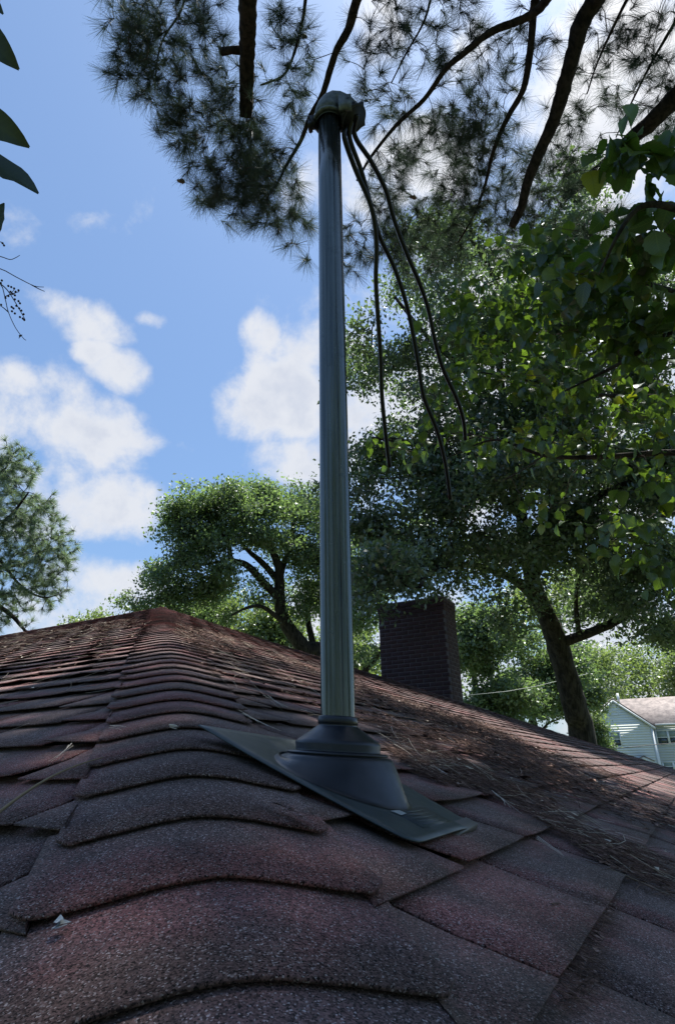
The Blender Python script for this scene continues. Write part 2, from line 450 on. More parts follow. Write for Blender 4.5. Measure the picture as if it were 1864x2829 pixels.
# far hip and ridge
h2 = dirv(AZ+90*D, he*-1); dB = dirv(AZ+45*D, -pe); cB = dirv(AZ+135*D, 0)
nB = nrm(np.cross(dB, cB)); nB *= np.sign(nB[2])
h2 = nrm(XH-YH-Z*PIT)
f1 = nrm(dR-h2*float(dR@h2)); f2 = nrm(-YH-Z*PIT - h2*float((-YH-Z*PIT)@h2)); nB = nrm(-YH*PIT+Z)
for n_ in range(0, 62):
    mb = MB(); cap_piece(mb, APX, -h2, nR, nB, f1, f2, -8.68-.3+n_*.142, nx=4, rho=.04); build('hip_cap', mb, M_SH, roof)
dBk = nrm(-YH-Z*PIT)
for n_ in range(0, 62):
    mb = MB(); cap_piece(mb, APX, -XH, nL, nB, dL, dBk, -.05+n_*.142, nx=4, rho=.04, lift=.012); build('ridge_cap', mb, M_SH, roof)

# ------------------------------------------------------------------ chimney
brm, t, b = mat('chimney_brick', (.075, .028, .026), .85)
oi = t.node('ShaderNodeObjectInfo').outputs['Random']; P = pos(t)
col = t.mix(oi, (.055, .020, .020, 1), (.032, .014, .018, 1)); col = t.mix(t.rng(t.noise(P, 18, 4), .35, .7), col, (.045, .025, .028, 1))
t.link(col, b.inputs['Base Color']); bump(t, b, t.noise(P, 70, 4), .5, .006)
mom, t, b = mat('mortar', (.12, .098, .10), .95); bump(t, b, t.noise(pos(t), 60, 4), .5, .004)
K = at(1243, 1900, 9.6)                                   # front right corner, beyond the far hip
def hit_vert(x, y, O, N):
    d = ray(x, y); return CAMP+d*float((O-CAMP)@N)/float(d@N)
KL = hit_vert(1052, 1850, K, YH); WCH = abs(float((K-KL)@XH))
ztop = hit_vert(1215, 1652, K, YH)[2]
DCH = .62; zb = .0
corg = np.array([K[0], K[1], 0])
mb = MB(); box(mb, corg, XH, YH, Z, -WCH+.004, -.0035, -DCH, -.0035, 0, ztop-.02)
chim = build('chimney', mb, mom, house)
bl, bh, jt = .203, .0575, .010
zs = 2.9; nc = int((ztop-zs)/(bh+jt)); zs = ztop-nc*(bh+jt)
bmesh_cache = {}
def brick(Lx, out_):
    key = (round(Lx, 3), out_)
    if key not in bmesh_cache:
        m_ = MB(); e = .0025; x, y, z = Lx/2, .05, bh/2
        V = []
        for (yy, s) in ((-y, 0), (y-e, 0), (y, e)):
            V += [(-x+s, yy, -z+s), (x-s, yy, -z+s), (x-s, yy, z-s), (-x+s, yy, z-s)]
        Fc = [(0, 1, 2, 3), (8, 11, 10, 9)]
        for a in (0, 4):
            for i in range(4): j = (i+1) % 4; Fc.append((a+i, a+4+i, a+4+j, a+j))
        m_.add(V, Fc); me = m_.mesh('brick'); me.materials.append(brm); bmesh_cache[key] = me
    return bmesh_cache[key]
def place_brick(Lx, c, facing):
    o = bpy.data.objects.new('brick', brick(Lx, 0)); COL.objects.link(o); o.parent = chim
    X_ = XH if facing == 'front' else -YH; Y_ = YH if facing == 'front' else XH
    p = c-np.array(house.location)-np.array(chim.location)
    Mx = Matrix.Identity(4)
    for i in range(3): Mx[i][0] = X_[i]; Mx[i][1] = Y_[i]; Mx[i][2] = Z[i]; Mx[i][3] = p[i]
    o.matrix_local = Mx
nb = 0
for r_ in range(nc):
    z = zs+(r_+.5)*(bh+jt); ex = 0
    if r_ >= nc-3: ex = .006*(r_-nc+4)
    x = -WCH-ex; first = True
    while x < ex-.03:
        Lx = bl
        if first and r_ % 2: Lx = bl/2-jt/2
        Lx = min(Lx, ex-x)
        place_brick(Lx, corg+XH*(x+Lx/2)+YH*(-.05+ex+random.uniform(-.001, .002))+Z*z, 'front'); x += Lx+jt; first = False; nb += 1
    y = -.102-jt*.5
    first = True
    while y > -DCH+.03:
        Lx = bl
        if first and not r_ % 2: Lx = bl/2-jt/2
        Lx = min(Lx, DCH+y)
        place_brick(Lx, corg+XH*(-.05+ex+random.uniform(-.001, .002))+YH*(y-Lx/2)+Z*z, 'side'); y -= Lx+jt; first = False; nb += 1
mb = MB(); box(mb, corg, XH, YH, Z, -WCH-.02, .02, -DCH-.0, .02, ztop+.0, ztop+.03)
build('chimney_crown', mb, mom, chim)

# ------------------------------------------------------------------ service mast
pm, t, b = mat('painted_conduit', (.15, .19, .20), .30, .85)
P = pos(t); mp = t.node('ShaderNodeMapping'); mp.inputs['Scale'].default_value = (1, 1, .02); t.link(P, mp.inputs[0])
st = t.noise(mp.outputs[0], 160, 4, .6); sp_ = t.noise(P, 35, 5, .65)
col = t.mix(t.rng(st, .3, .7), (.068, .078, .076, 1), (.15, .165, .155, 1)); col = t.mix(t.rng(sp_, .60, .72, 0, .5), col, (.06, .075, .08, 1))
t.link(col, b.inputs['Base Color']); t.link(t.rng(t.math('ADD', st, sp_), .6, 1.3, .08, .30), b.inputs['Roughness']); bump(t, b, t.math('ADD', st, sp_), .25, .0006)
hm, t, b = mat('cast_weatherhead', (.13, .15, .14), .45, .45); P = pos(t); n = t.noise(P, 90, 4); bump(t, b, n, .3, .0008)
t.link(t.mix(t.rng(n, .3, .7), (.06, .07, .068, 1), (.14, .155, .14, 1)), b.inputs['Base Color'])
dkm, _, _ = mat('dark_iron', (.02, .02, .022), .5, .5)
cbm, _, _ = mat('cable_insulation', (.004, .0045, .005), .35, 0, .4)
MB_D = .972
PB = at(933, 1990, MB_D)                                     # on the axis where the collar grips the pipe
PT = PB+nrm(np.array([.0035, 0, 1.0]))*1.60
# solve the height so that the pipe's top meets its place below the head
for it in range(20):
    px, py, z = project(PT)
    PT = PT+(PT-PB)/np.linalg.norm(PT-PB)*(py-322)*z/CF*.8
mast = empty('service_mast', PB-Z*.1, 'upright grey metal conduit mast with a weatherhead and three loose cables', 'service mast')
RAD = .0275
mb = MB()
axd = nrm(PT-PB)
tube(mb, [PB-Z*.075, PB, PB+axd*.4, PB+axd*.8, PB+axd*1.2, PT], RAD, 48)
build('pole', mb, pm, mast, smooth=True)
pz = lambda h: PB+axd*h
# weatherhead: hood lofted from a collar ring over to the cable mouth
HX = nrm(np.array([.97, -.10, 0])); HY = np.cross(Z, HX)
mb = MB()
rings = [  # centre x, z, radius x, radius y, tilt of the ring (deg, 0 = level)
 (0, -.030, .034, .034, 0), (0, -.004, .0345, .0345, 0), (0, .000, .0385, .0385, 0), (.000, .014, .0380, .038, 4), (.003, .028, .0355, .0365, 14),
 (.010, .039, .0325, .0345, 34), (.022, .043, .0315, .0335, 60), (.036, .035, .033, .033, 86), (.049, .018, .035, .033, 112), (.057, -.003, .036, .033, 134), (.060, -.018, .0355, .0325, 146)]
k = 32; th_ = np.linspace(0, 2*math.pi, k, endpoint=False); V = []
HT = PT
for (x, z, rx, ry, tl) in rings:
    x, rx, ry = x*.93, max(.0325, rx*.93), max(.031, ry*.93)
    a = tl*D; ex = HX*math.cos(a)-Z*math.sin(a); c = HT+HX*x+Z*z
    V += [c+ex*rx*math.cos(q)+HY*ry*math.sin(q) for q in th_]
Fc = [(i*k+j, i*k+(j+1) % k, (i+1)*k+(j+1) % k, (i+1)*k+j) for i in range(len(rings)-1) for j in range(k)]
mb.add(V, Fc); n_ = (len(rings)-1)*k; mb.L.append(np.arange(n_, n_+k)); mb.C.append(np.array([k]))
wh = build('weatherhead', mb, hm, mast, smooth=True)
mb = MB()   # rim round the cable mouth
c = HT+HX*.0605+Z*-.021; a = 146*D; ex = HX*math.cos(a)-Z*math.sin(a); ax_ = np.cross(ex, HY)
tube(mb, [c+ex*.0345*math.cos(q)+HY*.033*math.sin(q) for q in np.linspace(0, 2*math.pi, 33)], .0035, 8)
box(mb, c, ex, HY, nrm(ax_), -.032, .032, -.030, .030, -.003, .003)
build('mouth_plate', mb, dkm, wh, smooth=False)
mb = MB()   # clamp band with its ears and screws
zz = HT-Z*.020
for q0 in (0,):
    tube(mb, [zz+HX*.036*math.cos(q)+HY*.036*math.sin(q) for q in np.linspace(0, 2*math.pi, 33)], .0052, 8)
cl_ = build('clamp', mb, hm, wh, smooth=True)
mb = MB(); box(mb, zz-HX*.036-HY*.006, HX, HY, Z, -.016, .002, -.010, .008, -.020, .010); box(mb, zz-HX*.046-HY*.006, HX, HY, Z, -.006, .004, -.012, .010, -.026, -.014)
build('clamp_ear', mb, dkm, wh)
mb = MB(); tube(mb, [zz-HX*.05-HY*.02, zz-HX*.05+HY*.022], .0032, 8); tube(mb, [HT+HX*.05-HY*.040+Z*.0, HT+HX*.05-HY*.028+Z*.0], .005, 6)
tube(mb, [HT+HX*.065-HY*.036-Z*.012, HT+HX*.065-HY*.02-Z*.012], .0045, 6)
build('screw', mb, dkm, wh)
mb = MB(); box(mb, HT+HX*.037-HY*.034, HX, HY, Z, -.010, .022, -.006, .004, -.035, .016)
build('hinge_lug', mb, hm, wh)
# cables
cab = {0: [(800,320),(826,395),(862,480),(874,560),(873,650),(878,740),(884,830),(887,920),(896,1010),(905,1085)],
       1: [(812,320),(840,400),(865,490),(882,550),(915,620),(942,700),(958,770),(972,850),(985,925),(1015,1000),(1035,1080),(1046,1160)],
       2: [(824,315),(862,375),(895,440),(915,510),(945,590),(975,660),(995,720),(1012,800),(1030,860),(1060,925),(1076,975),(1081,1022)]}
zt = project(HT+HX*.078)[2]
for i, pts in cab.items():
    P_ = [at(x*1.1888, y*1.1888, zt-.01+(.02*i)+.035*j-(.0 if i else .0)) for j, (x, y) in enumerate(pts)]
    P_ = [HT+HX*(.044+.013*i)-Z*.020+HY*(.010*(1-i))] + P_
    mb = MB(); tube(mb, smooth_path(P_, 6), .0064, 10); cb = build('cable', mb, cbm, mast, smooth=True)
    cb['label'] = ['shortest black cable hanging nearest the pole', 'longest black cable reaching lowest, in the middle', 'black cable hanging furthest out to the right'][i]

# ------------------------------------------------------------------ roof flashing
flm, t, b = mat('grey_flashing_sheet', (.055, .078, .088), .42, .1, .5)
P = pos(t); n = t.noise(P, 14, 5, .6); n2_ = t.noise(P, 140, 3)
t.link(t.mix(t.rng(n, .35, .7), (.034, .047, .052, 1), (.052, .068, .073, 1)), b.inputs['Base Color']); t.link(t.rng(n, .3, .7, .34, .55), b.inputs['Roughness']); bump(t, b, n2_, .12, .0006)
btm, t, b = mat('black_boot_rubber', (.008, .011, .018), .30, 0, .5); P = pos(t); n = t.noise(P, 30, 5, .6); t.link(t.rng(n, .3, .7, .26, .5), b.inputs['Roughness'])
t.link(t.mix(t.rng(t.noise(P, 22, 6, .7), .55, .8), (.008, .011, .018, 1), (.022, .027, .034, 1)), b.inputs['Base Color'])
CA = at(548, 2012, .0)*0
def onR(x, y, off): u_, v_ = hitR(x, y, off); return ptR(u_, v_, off)
cA, cBt, cC, cD = onR(546, 2012, .023), onR(1146, 2330, .019), onR(1322, 2274, .017), onR(925, 2062, .018)
fl = empty('roof_flashing', (cA+cBt+cC+cD)/4-nR*.02, 'dark grey roof flashing plate with black rubber boot around the mast', 'roof flashing')
def plate_pt(a, b_): return cA*(1-a)*(1-b_)+cBt*a*(1-b_)+cC*a*b_+cD*(1-a)*b_   # a: down slope, b: across
mb = MB(); NX, NY = 24, 16; th = .0022; V = []
pn = nrm(np.cross(cBt-cA, cD-cA)); pn *= np.sign(pn[2])
def rounded(a, b_):
    # round the two lower corners
    r = .07
    for bc, sg in ((0, 1), (1, -1)):
        da = a-(1-r); db = (b_-bc)*sg-0
        if da > 0 and db < r*1.3:
            x_ = da/r; y_ = 1-db/(r*1.3)
            m_ = math.hypot(x_, y_)
            if m_ > 1:
                mx = max(x_, y_); sc_ = mx/m_
                a = (1-r)+da*sc_*1.0; b_ = bc+sg*(r*1.3)*(1-y_*sc_)
    return a, b_
for layer in (0, 1):
    for i in range(NX+1):
        for j in range(NY+1):
            a, b_ = rounded(i/NX, j/NY)
            z = .006*math.sin(math.pi*a)*(abs(b_-.5)*2)**2*0 - .006*(max(0, b_-.55)/.45)**2*(a**2)
            z += .006*(1-a)**3*(1-b_)
            V.append(plate_pt(a, b_)+pn*(z-(th if layer else 0)))
n = NY+1; k = n*(NX+1); Fc = []
for i in range(NX):
    for j in range(NY):
        q = i*n+j; Fc.append((q, q+1, q+n+1, q+n)); Fc.append((k+q, k+q+n, k+q+n+1, k+q+1))
for j in range(NY): Fc.append((j, k+j, k+j+1, j+1)); q = NX*n+j; Fc.append((q, q+1, k+q+1, k+q))
for i in range(NX): q = i*n; Fc.append((q, q+n, k+q+n, k+q)); q = i*n+NY; Fc.append((q, k+q, k+q+n, q+n))
mb.add(V, Fc); build('base_plate', mb, flm, fl, smooth=False)
# boot: profile rings, tilted a little down the slope
tiltax = nrm(Z+nR*.42*0+XH*.08)         # ring normal leans down slope
bx = nrm(XH-tiltax*float(XH@tiltax)); by = np.cross(tiltax, bx)
k = 56; tq = np.linspace(0, 2*math.pi, k, endpoint=False)
def plate_hit(x, y, off=.002):
    d = ray(x, y); O = cA+pn*off; return CAMP+d*float((O-CAMP)@pn)/float(d@pn)
pl_, pr_ = plate_hit(768, 2082), plate_hit(1128, 2231)
bc_ = (pl_+pr_)/2; ea = nrm(pr_-pl_); la = np.linalg.norm(pr_-pl_)/2; eb = np.cross(pn, ea)
prof = [(.0285, .006), (.0315, .0045), (.0320, -.001), (.0322, -.006), (.0300, -.0075), (.034, -.010), (.050, -.0215), (.062, -.0295), (.0665, -.0335), (.0672, -.036), (.0662, -.0440), (.067, -.0460)]
def ringp(r, z, cx=0): c_ = PB+tiltax*z+bx*cx; return [c_+bx*r*math.cos(q)+by*r*math.sin(q) for q in tq]
def loft(mb, rings_):
    V = [p for r_ in rings_ for p in r_]
    mb.add(V, [(i*k+j, (i+1)*k+j, (i+1)*k+(j+1) % k, i*k+(j+1) % k) for i in range(len(rings_)-1) for j in range(k)])
mb = MB(); loft(mb, [ringp(r, z, cx=.004*min(1, max(0, -z/.06))) for r, z in prof]); build('collar', mb, btm, fl, smooth=True)
mb = MB()
R2 = [ringp(.060, -.0462, .003), ringp(.0755, -.0470, .003), ringp(.0785, -.0485, .003), ringp(.0790, -.0500, .003), ringp(.0765, -.0512, .003), ringp(.0765, -.0520, .003), ringp(.082, -.0530, .002), ringp(.0865, -.0550, .001), ringp(.0885, -.0580, .001)]
bq = []
for q in tq:
    # base outline in the plate plane
    bq.append(bc_+ea*(la*math.cos(q))+eb*(.090*math.sin(q)))
# match angles: q=0 points down slope for both
s1 = 1 if float(by@eb) > 0 else -1
if s1 < 0: bq = [bc_+ea*(la*math.cos(q))-eb*(.090*math.sin(q)) for q in tq]
last = R2[-1]; mids = []
for f in (.22, .45, .7, .9):
    ff = f**1.12
    mids.append([last[i]*(1-ff)+bq[i]*ff+pn*.006*math.sin(math.pi*f)*(.4+.6*max(0, -math.cos(tq[i]))) for i in range(k)])
bq2 = [p+(p-bc_)*.05-pn*.001 for p in bq]
loft(mb, R2+mids+[bq, bq2]); build('boot', mb, btm, fl, smooth=True)
# moulded label near the lower edge
lm, t, b = mat('moulded_label', (.022, .032, .036), .5)
la0, la1, lb0, lb1 = .80, .94, .30, .72
mb = MB()
def lab(a, b_, z): return plate_pt(a, b_)+pn*(z-.006*(max(0, b_-.55)/.45)**2*(a**2))
V = [lab(la0, lb0, .0008), lab(la1, lb0, .0008), lab(la1, lb1, .0004), lab(la0, lb1, .0004)]
V += [p-pn*.002 for p in V]; mb.add(V, [(0, 1, 2, 3), (0, 4, 5, 1), (1, 5, 6, 2), (2, 6, 7, 3), (3, 7, 4, 0)])
lo_ = build('label_plate', mb, lm, fl); lo_['label'] = 'dark moulded label with worn unreadable print'
mb = MB()
for q in range(5):
    aa = la0+.022+q*.025; b0 = lb0+.05; b1 = lb0+.05+random.uniform(.18, .33)
    V = [lab(aa, b0, .0016), lab(aa+.008, b0, .0016), lab(aa+.008, b1, .0012), lab(aa, b1, .0012)]; V += [p-pn*.0012 for p in V]
    mb.add(V, [(0, 1, 2, 3), (0, 4, 5, 1), (1, 5, 6, 2), (2, 6, 7, 3), (3, 7, 4, 0)])
tag(build('worn_print', mb, flm, lo_), kind='stuff')
mb = MB(); V = [lab(la0+.005, lb0-.02, .0016), lab(la0+.045, lb0, .0016), lab(la0+.04, lb0+.08, .0016), lab(la0+.01, lb0+.07, .0016)]
mb.add(V, [(0, 1, 2, 3)]); V = [p-pn*.001 for p in V]; mb.add(V, [(3, 2, 1, 0)])
sm, _, _ = mat('worn_silver', (.32, .35, .36), .5); build('silver_patch', mb, sm, lo_)
# wedge of scrap metal propping the lower corner
shm, _, _ = mat('scrap_metal', (.16, .15, .14), .55, .3)
mb = MB(); o0 = onR(1243, 2318, .004); o1 = onR(1312, 2290, .012); ed = nrm(o1-o0); Ls = np.linalg.norm(o1-o0); cr = np.cross(nR, ed)
V = [o0-cr*.004, o1-cr*.002, o1+cr*.018, o0+cr*.026, o0-cr*.004+nR*.003, o1-cr*.002+nR*.009, o1+cr*.018+nR*.010, o0+cr*.026+nR*.003]
mb.add(V, BOXF); box(mb, o0-ed*.006, ed, cr, nR, -.004, .004, -.012, .004, -.006, .004)
tag(build('metal_shim', mb, shm), 'small bent grey metal shim wedged under the lower flashing corner', 'shim')

# ------------------------------------------------------------------ litter on the roof
def straw(mb, pt, u_, v_, L, wd, z0, ang, bend, pitch):
    n = 4; P_ = []
    for i in range(n):
        s = (i/(n-1)-.5)*L; a = ang+bend*(i/(n-1)-.5)
        P_.append(pt(u_+math.cos(a)*s, v_+math.sin(a)*s, z0+pitch*s*math.copysign(1, 1)+abs(pitch)*L*.5))
    P_ = np.array(P_); side = np.cross(P_[-1]-P_[0], nR); side /= np.linalg.norm(side)+1e-9
    V = []
    for i, p in enumerate(P_):
        w_ = wd*(1-.5*i/(n-1)); V += [p-side*w_/2, p+side*w_/2, p+nR*w_*.5]
    Fc = []
    for i in range(n-1):
        for j in range(3): Fc.append((i*3+j, i*3+(j+1) % 3, i*3+3+(j+1) % 3, i*3+3+j))
    mb.add(V, np.array(Fc))
def flake(mb, pt, u_, v_, s, z0):
    a = random.uniform(0, 6.28); tl = random.uniform(-.5, .5); tl2 = random.uniform(-.5, .5); V = []
    asp = random.uniform(.35, .8)
    for (x, y) in ((-.5, 0), (-.1, -.5*asp), (.5, 0), (-.05, .5*asp)):
        xx = x*s; yy = y*s; V.append(pt(u_+xx*math.cos(a)-yy*math.sin(a), v_+xx*math.sin(a)+yy*math.cos(a), z0+abs(xx*tl+yy*tl2)+(.12*s if abs(x) < .2 else 0)))
    mb.add(V, np.array([(0, 1, 2, 3)]))
def litter_mat(name, a, b_, c):
    m, t, b = mat(name, a, .9, 0, .2); g = t.node('ShaderNodeNewGeometry').outputs['Random Per Island']
    cr_ = t.node('ShaderNodeValToRGB'); t.link(g, cr_.inputs[0]); e = cr_.color_ramp.elements
    e[0].color = c4(a); e[1].position = .7; e[1].color = c4(b_); x = e.new(1.0); x.color = c4(c); t.link(cr_.outputs[0], b.inputs['Base Color']); return m
M_LIT = litter_mat('brown_litter', (.035, .022, .018), (.14, .080, .062), (.30, .20, .165))
M_PALE = litter_mat('pale_straw', (.35, .29, .22), (.55, .49, .40), (.7, .65, .58))
def poly_uv(pts, f): return [f(x*1.1888, y*1.1888) for x, y in pts]
def inside(p, poly):
    c = False; j = len(poly)-1
    for i in range(len(poly)):
        if (poly[i][1] > p[1]) != (poly[j][1] > p[1]) and p[0] < (poly[j][0]-poly[i][0])*(p[1]-poly[i][1])/(poly[j][1]-poly[i][1]+1e-12)+poly[i][0]: c = not c
        j = i
    return c
def scatter(mb, pt, poly, n, nst, height, big=1.0, edge=.0, clump=True):
    us = [p[0] for p in poly]; vs = [p[1] for p in poly]; got = 0; tries = 0
    while got < n and tries < n*20:
        tries += 1
        u_ = random.uniform(min(us), max(us)); v_ = random.uniform(min(vs), max(vs))
        if not inside((u_, v_), poly): continue
        d = math.sin(u_*3.1+1.3*math.sin(v_*2.3))*math.sin(v_*4.3+1.7*math.sin(u_*1.9))+.5*math.sin(u_*11)*math.sin(v_*13+u_*3)
        if clump and random.random() > .45+.5*d: continue
        z = .010+height*random.random()**2*max(.15, .5+.5*d)
        if random.random() < nst: straw(mb, pt, u_, v_, random.uniform(.03, .13)*big, random.uniform(.0009, .0017)*big, z, random.gauss(1.1, .8), random.uniform(-.9, .9), random.uniform(-.25, .25))
        else: flake(mb, pt, u_, v_, random.uniform(.006, .030)*big, z)
        got += 1
band = poly_uv([(800,1590),(900,1622),(1000,1655),(1120,1690),(1250,1745),(1400,1800),(1568,1880),(1700,1950),(1700,2090),(1568,2010),(1400,1935),(1250,1860),(1100,1770),(950,1720),(830,1690)], hitR)
band2 = poly_uv([(900,1700),(1060,1770),(1250,1860),(1568,2020),(1568,2120),(1400,2030),(1230,1910),(1100,1850),(1000,1830),(900,1760)], hitR)
mid = poly_uv([(400,1450),(560,1490),(740,1560),(740,1690),(600,1650),(520,1600),(440,1540)], hitR)
leftp = poly_uv([(0,1490),(300,1440),(350,1450),(300,1530),(240,1640),(100,1720),(0,1720)], hitL)
ridge_l = poly_uv([(0,1478),(140,1462),(150,1470),(0,1500)], hitL)
lower = poly_uv([(1290,2380),(1420,2090),(1480,2010),(1568,2050),(1568,2200),(1500,2380)], hitR)
mb = MB()
scatter(mb, ptR, band, 7500, .62, .045, 1.25)
scatter(mb, ptR, band2, 4200, .6, .010, .8)
scatter(mb, ptR, mid, 1800, .6, .010, 1.1)
scatter(mb, ptL, leftp, 700, .7, .006, 1.0)
crack = poly_uv([(1290,2380),(1375,2180),(1400,2110),(1425,2120),(1400,2200),(1370,2380)], hitR)
scatter(mb, ptR, crack, 350, .7, .002, .4, clump=False)
tag(build('leaf_litter', mb, M_LIT), 'brown pine straw and leaf litter drifted across the shingles', kind='stuff')
mb = MB()
for poly, pt, n in ((band, ptR, 420), (band2, ptR, 150), (mid, ptR, 190), (leftp, ptL, 260), (ridge_l, ptL, 60)):
    scatter(mb, pt, poly, n, .75, .020, 1.0, clump=False)
tag(build('pale_straw', mb, M_PALE), 'scattered pale straw and seed flecks on the shingles', kind='stuff')
# bundles one can pick out
def bundle(x, y, x2, y2, side, lab_, nn=3, wd=.0016, open_=.06):
    f, pt = (hitR, ptR) if side == 'R' else (hitL, ptL)
    a = f(x, y, .012); b_ = f(x2, y2, .012); mb = MB()
    for i in range(nn):
        o_ = (i-(nn-1)/2)*open_
        L = math.hypot(b_[0]-a[0], b_[1]-a[1]); an = math.atan2(b_[1]-a[1], b_[0]-a[0])+o_
        straw(mb, pt, a[0]+math.cos(an)*L/2, a[1]+math.sin(an)*L/2, L*random.uniform(.85, 1.05), wd, .014+.002*i, an, random.uniform(-.3, .3), .02)
    o = build('pine_needle_bundle', mb, M_PALE); tag(o, lab_, 'pine needles', 'pale pine needle bundles on the roof')
bundle(203, 2062, 148, 2112, 'L', 'forked pale needle bundle on the left shingles beside the hip caps')
bundle(660, 1972, 748, 2022, 'R', 'pale needle bundle just above the flashing plate, left of the mast', 4, .0018, .12)
bundle(735, 1925, 780, 1958, 'R', 'pale needle pair behind the mast foot on its left')
bundle(1364, 2192, 1424, 2254, 'R', 'long white needle pair right of the flashing')
bundle(1479, 2320, 1552, 2372, 'R', 'pale needle bundle on the lower right shingles below the litter', 3, .0013)
bundle(306, 2013, 345, 2018, 'L', 'short white curled needle on the hip caps')
bundle(1190, 2120, 1235, 2150, 'R', 'thick pale needle curl right of the black boot', 3, .003)
bundle(1300, 2118, 1345, 2140, 'R', 'pale needle bundle at the foot of the litter drift')
bundle(470, 2013, 492, 2018, 'L', 'small white bud scale on a hip cap left of the flashing', 3, .004)
mb = MB(); f0 = hitL(-60, 2290, .02); f1_ = hitL(290, 2108, .012)
P_ = [ptL(f0[0]*(1-s)+f1_[0]*s, f0[1]*(1-s)+f1_[1]*s, .02+.012*math.sin(s*3.1)) for s in np.linspace(0, 1, 14)]
tube(mb, P_, np.linspace(.0022, .0007, 14), 6); stm, _, _ = mat('dry_stem', (.26, .19, .11), .8)
tag(build('dry_stem', mb, stm), 'long thin tan stem lying across the lower left shingles', 'stem')
mb = MB(); u0_, v0_ = hitR(1532, 2496, .012); straw(mb, ptR, u0_, v0_, .02, .003, .012, .3, .2, .02)
tag(build('bark_flake', mb, litter_mat('flake', (.12, .08, .07), (.16, .11, .1), (.2, .15, .14))), 'tiny dark bark flake alone on the lower right shingle', 'bark flake')
mb = MB(); u0_, v0_ = hitL(170, 2576, .01)
for i in range(3): flake(mb, ptL, u0_+random.uniform(-.003, .003), v0_, .012, .013+.002*i)
tag(build('torn_granule_chip', mb, sm), 'small grey chip on the lowest left cap edge', 'shingle chip')
# torn shingle scrap left of the flashing
mb = MB()
for i in range(9):
    u0_, v0_ = hitR(770+i*9, 2228+i*5+random.uniform(-6, 6), .02); flake(mb, ptR, u0_, v0_, random.uniform(.015, .028), .020)
tag(build('torn_shingle_scrap', mb, M_SH), 'ragged torn shingle scrap below the left of the flashing', 'shingle scrap')

# ------------------------------------------------------------------ vegetation helpers
def blob_pts(blobs, n, shell=.35):
    """blob: (px, py, depth m, rx px, ry px, rz m, weight)"""
    wts = np.array([b_[3]*b_[4]*(b_[6] if len(b_) > 6 else 1) for b_ in blobs], float); wts /= wts.sum(); out = []
    for b_, m_ in zip(blobs, rng.multinomial(n, wts)):
        d = rng.standard_normal((m_, 3)); d /= np.linalg.norm(d, axis=1)[:, None]
        r = rng.random(m_)**shell
        s = b_[2]/CF
        out.append(at(b_[0], b_[1], b_[2])+(d[:, :1]*r[:, None])*R*b_[3]*s+(d[:, 1:2]*r[:, None])*U*b_[4]*s+(d[:, 2:]*r[:, None])*F*b_[5])
    return np.concatenate(out)
def grow(mb, limbs, targets, r_tip, r_join, curve=.12, sides=4, taper=1.0, nodes_extra=None, minr=0):
    """join every target to the nearest existing wood by a bent twig"""
    N = [np.asarray(l) for l in limbs]; N = np.concatenate(N); T = np.array(targets)
    dmin = np.full(len(T), 1e9)
    for i in range(0, len(T), 500): dmin[i:i+500] = np.linalg.norm(T[i:i+500, None]-N[None], axis=2).min(1)
    order = np.argsort(dmin); buf = np.empty((len(N)+len(T)*4, 3)); buf[:len(N)] = N; cnt = len(N); ends = {}
    for i in order:
        d = np.linalg.norm(buf[:cnt]-T[i], axis=1); j = int(d.argmin()); L = d[j]
        a = buf[j]; b_ = T[i]; off = rng.standard_normal(3)*L*curve+np.array([0, 0, L*curve*.5])
        P_ = np.array([a, a*.66+b_*.34+off, a*.33+b_*.67+off*.8, b_])
        rj = max(r_tip, min(r_join, r_tip+L*.012*taper)) if r_join else r_tip
        tube(mb, P_, [rj, rj*.8+r_tip*.2, (rj+r_tip)/2, r_tip], sides, cap=False)
        buf[cnt:cnt+3] = P_[1:]; cnt += 3; ends[i] = nrm(b_-P_[2])
    return ends
def leaf_cloud(mb, C, size, asp=.55, droop=.3, var=.3, axis=None):
    n = len(C); d = rng.standard_normal((n, 3)); d[:, 2] -= droop
    if axis is not None: d += axis
    d /= np.linalg.norm(d, axis=1)[:, None]
    up = rng.standard_normal((n, 3))*.8+np.array([0, 0, .8]); sd = np.cross(d, up); sd /= np.linalg.norm(sd, axis=1)[:, None]; nn = np.cross(sd, d)
    s = size*(1+var*rng.standard_normal(n)).clip(.45, 1.8)[:, None]
    V = np.stack([C-d*s*.5, C+sd*s*asp*.5+nn*s*.07-d*s*.05, C+d*s*.5, C-sd*s*asp*.5+nn*s*.07-d*s*.05], 1).reshape(-1, 3)
    mb.add(V, np.arange(4*n).reshape(-1, 4))
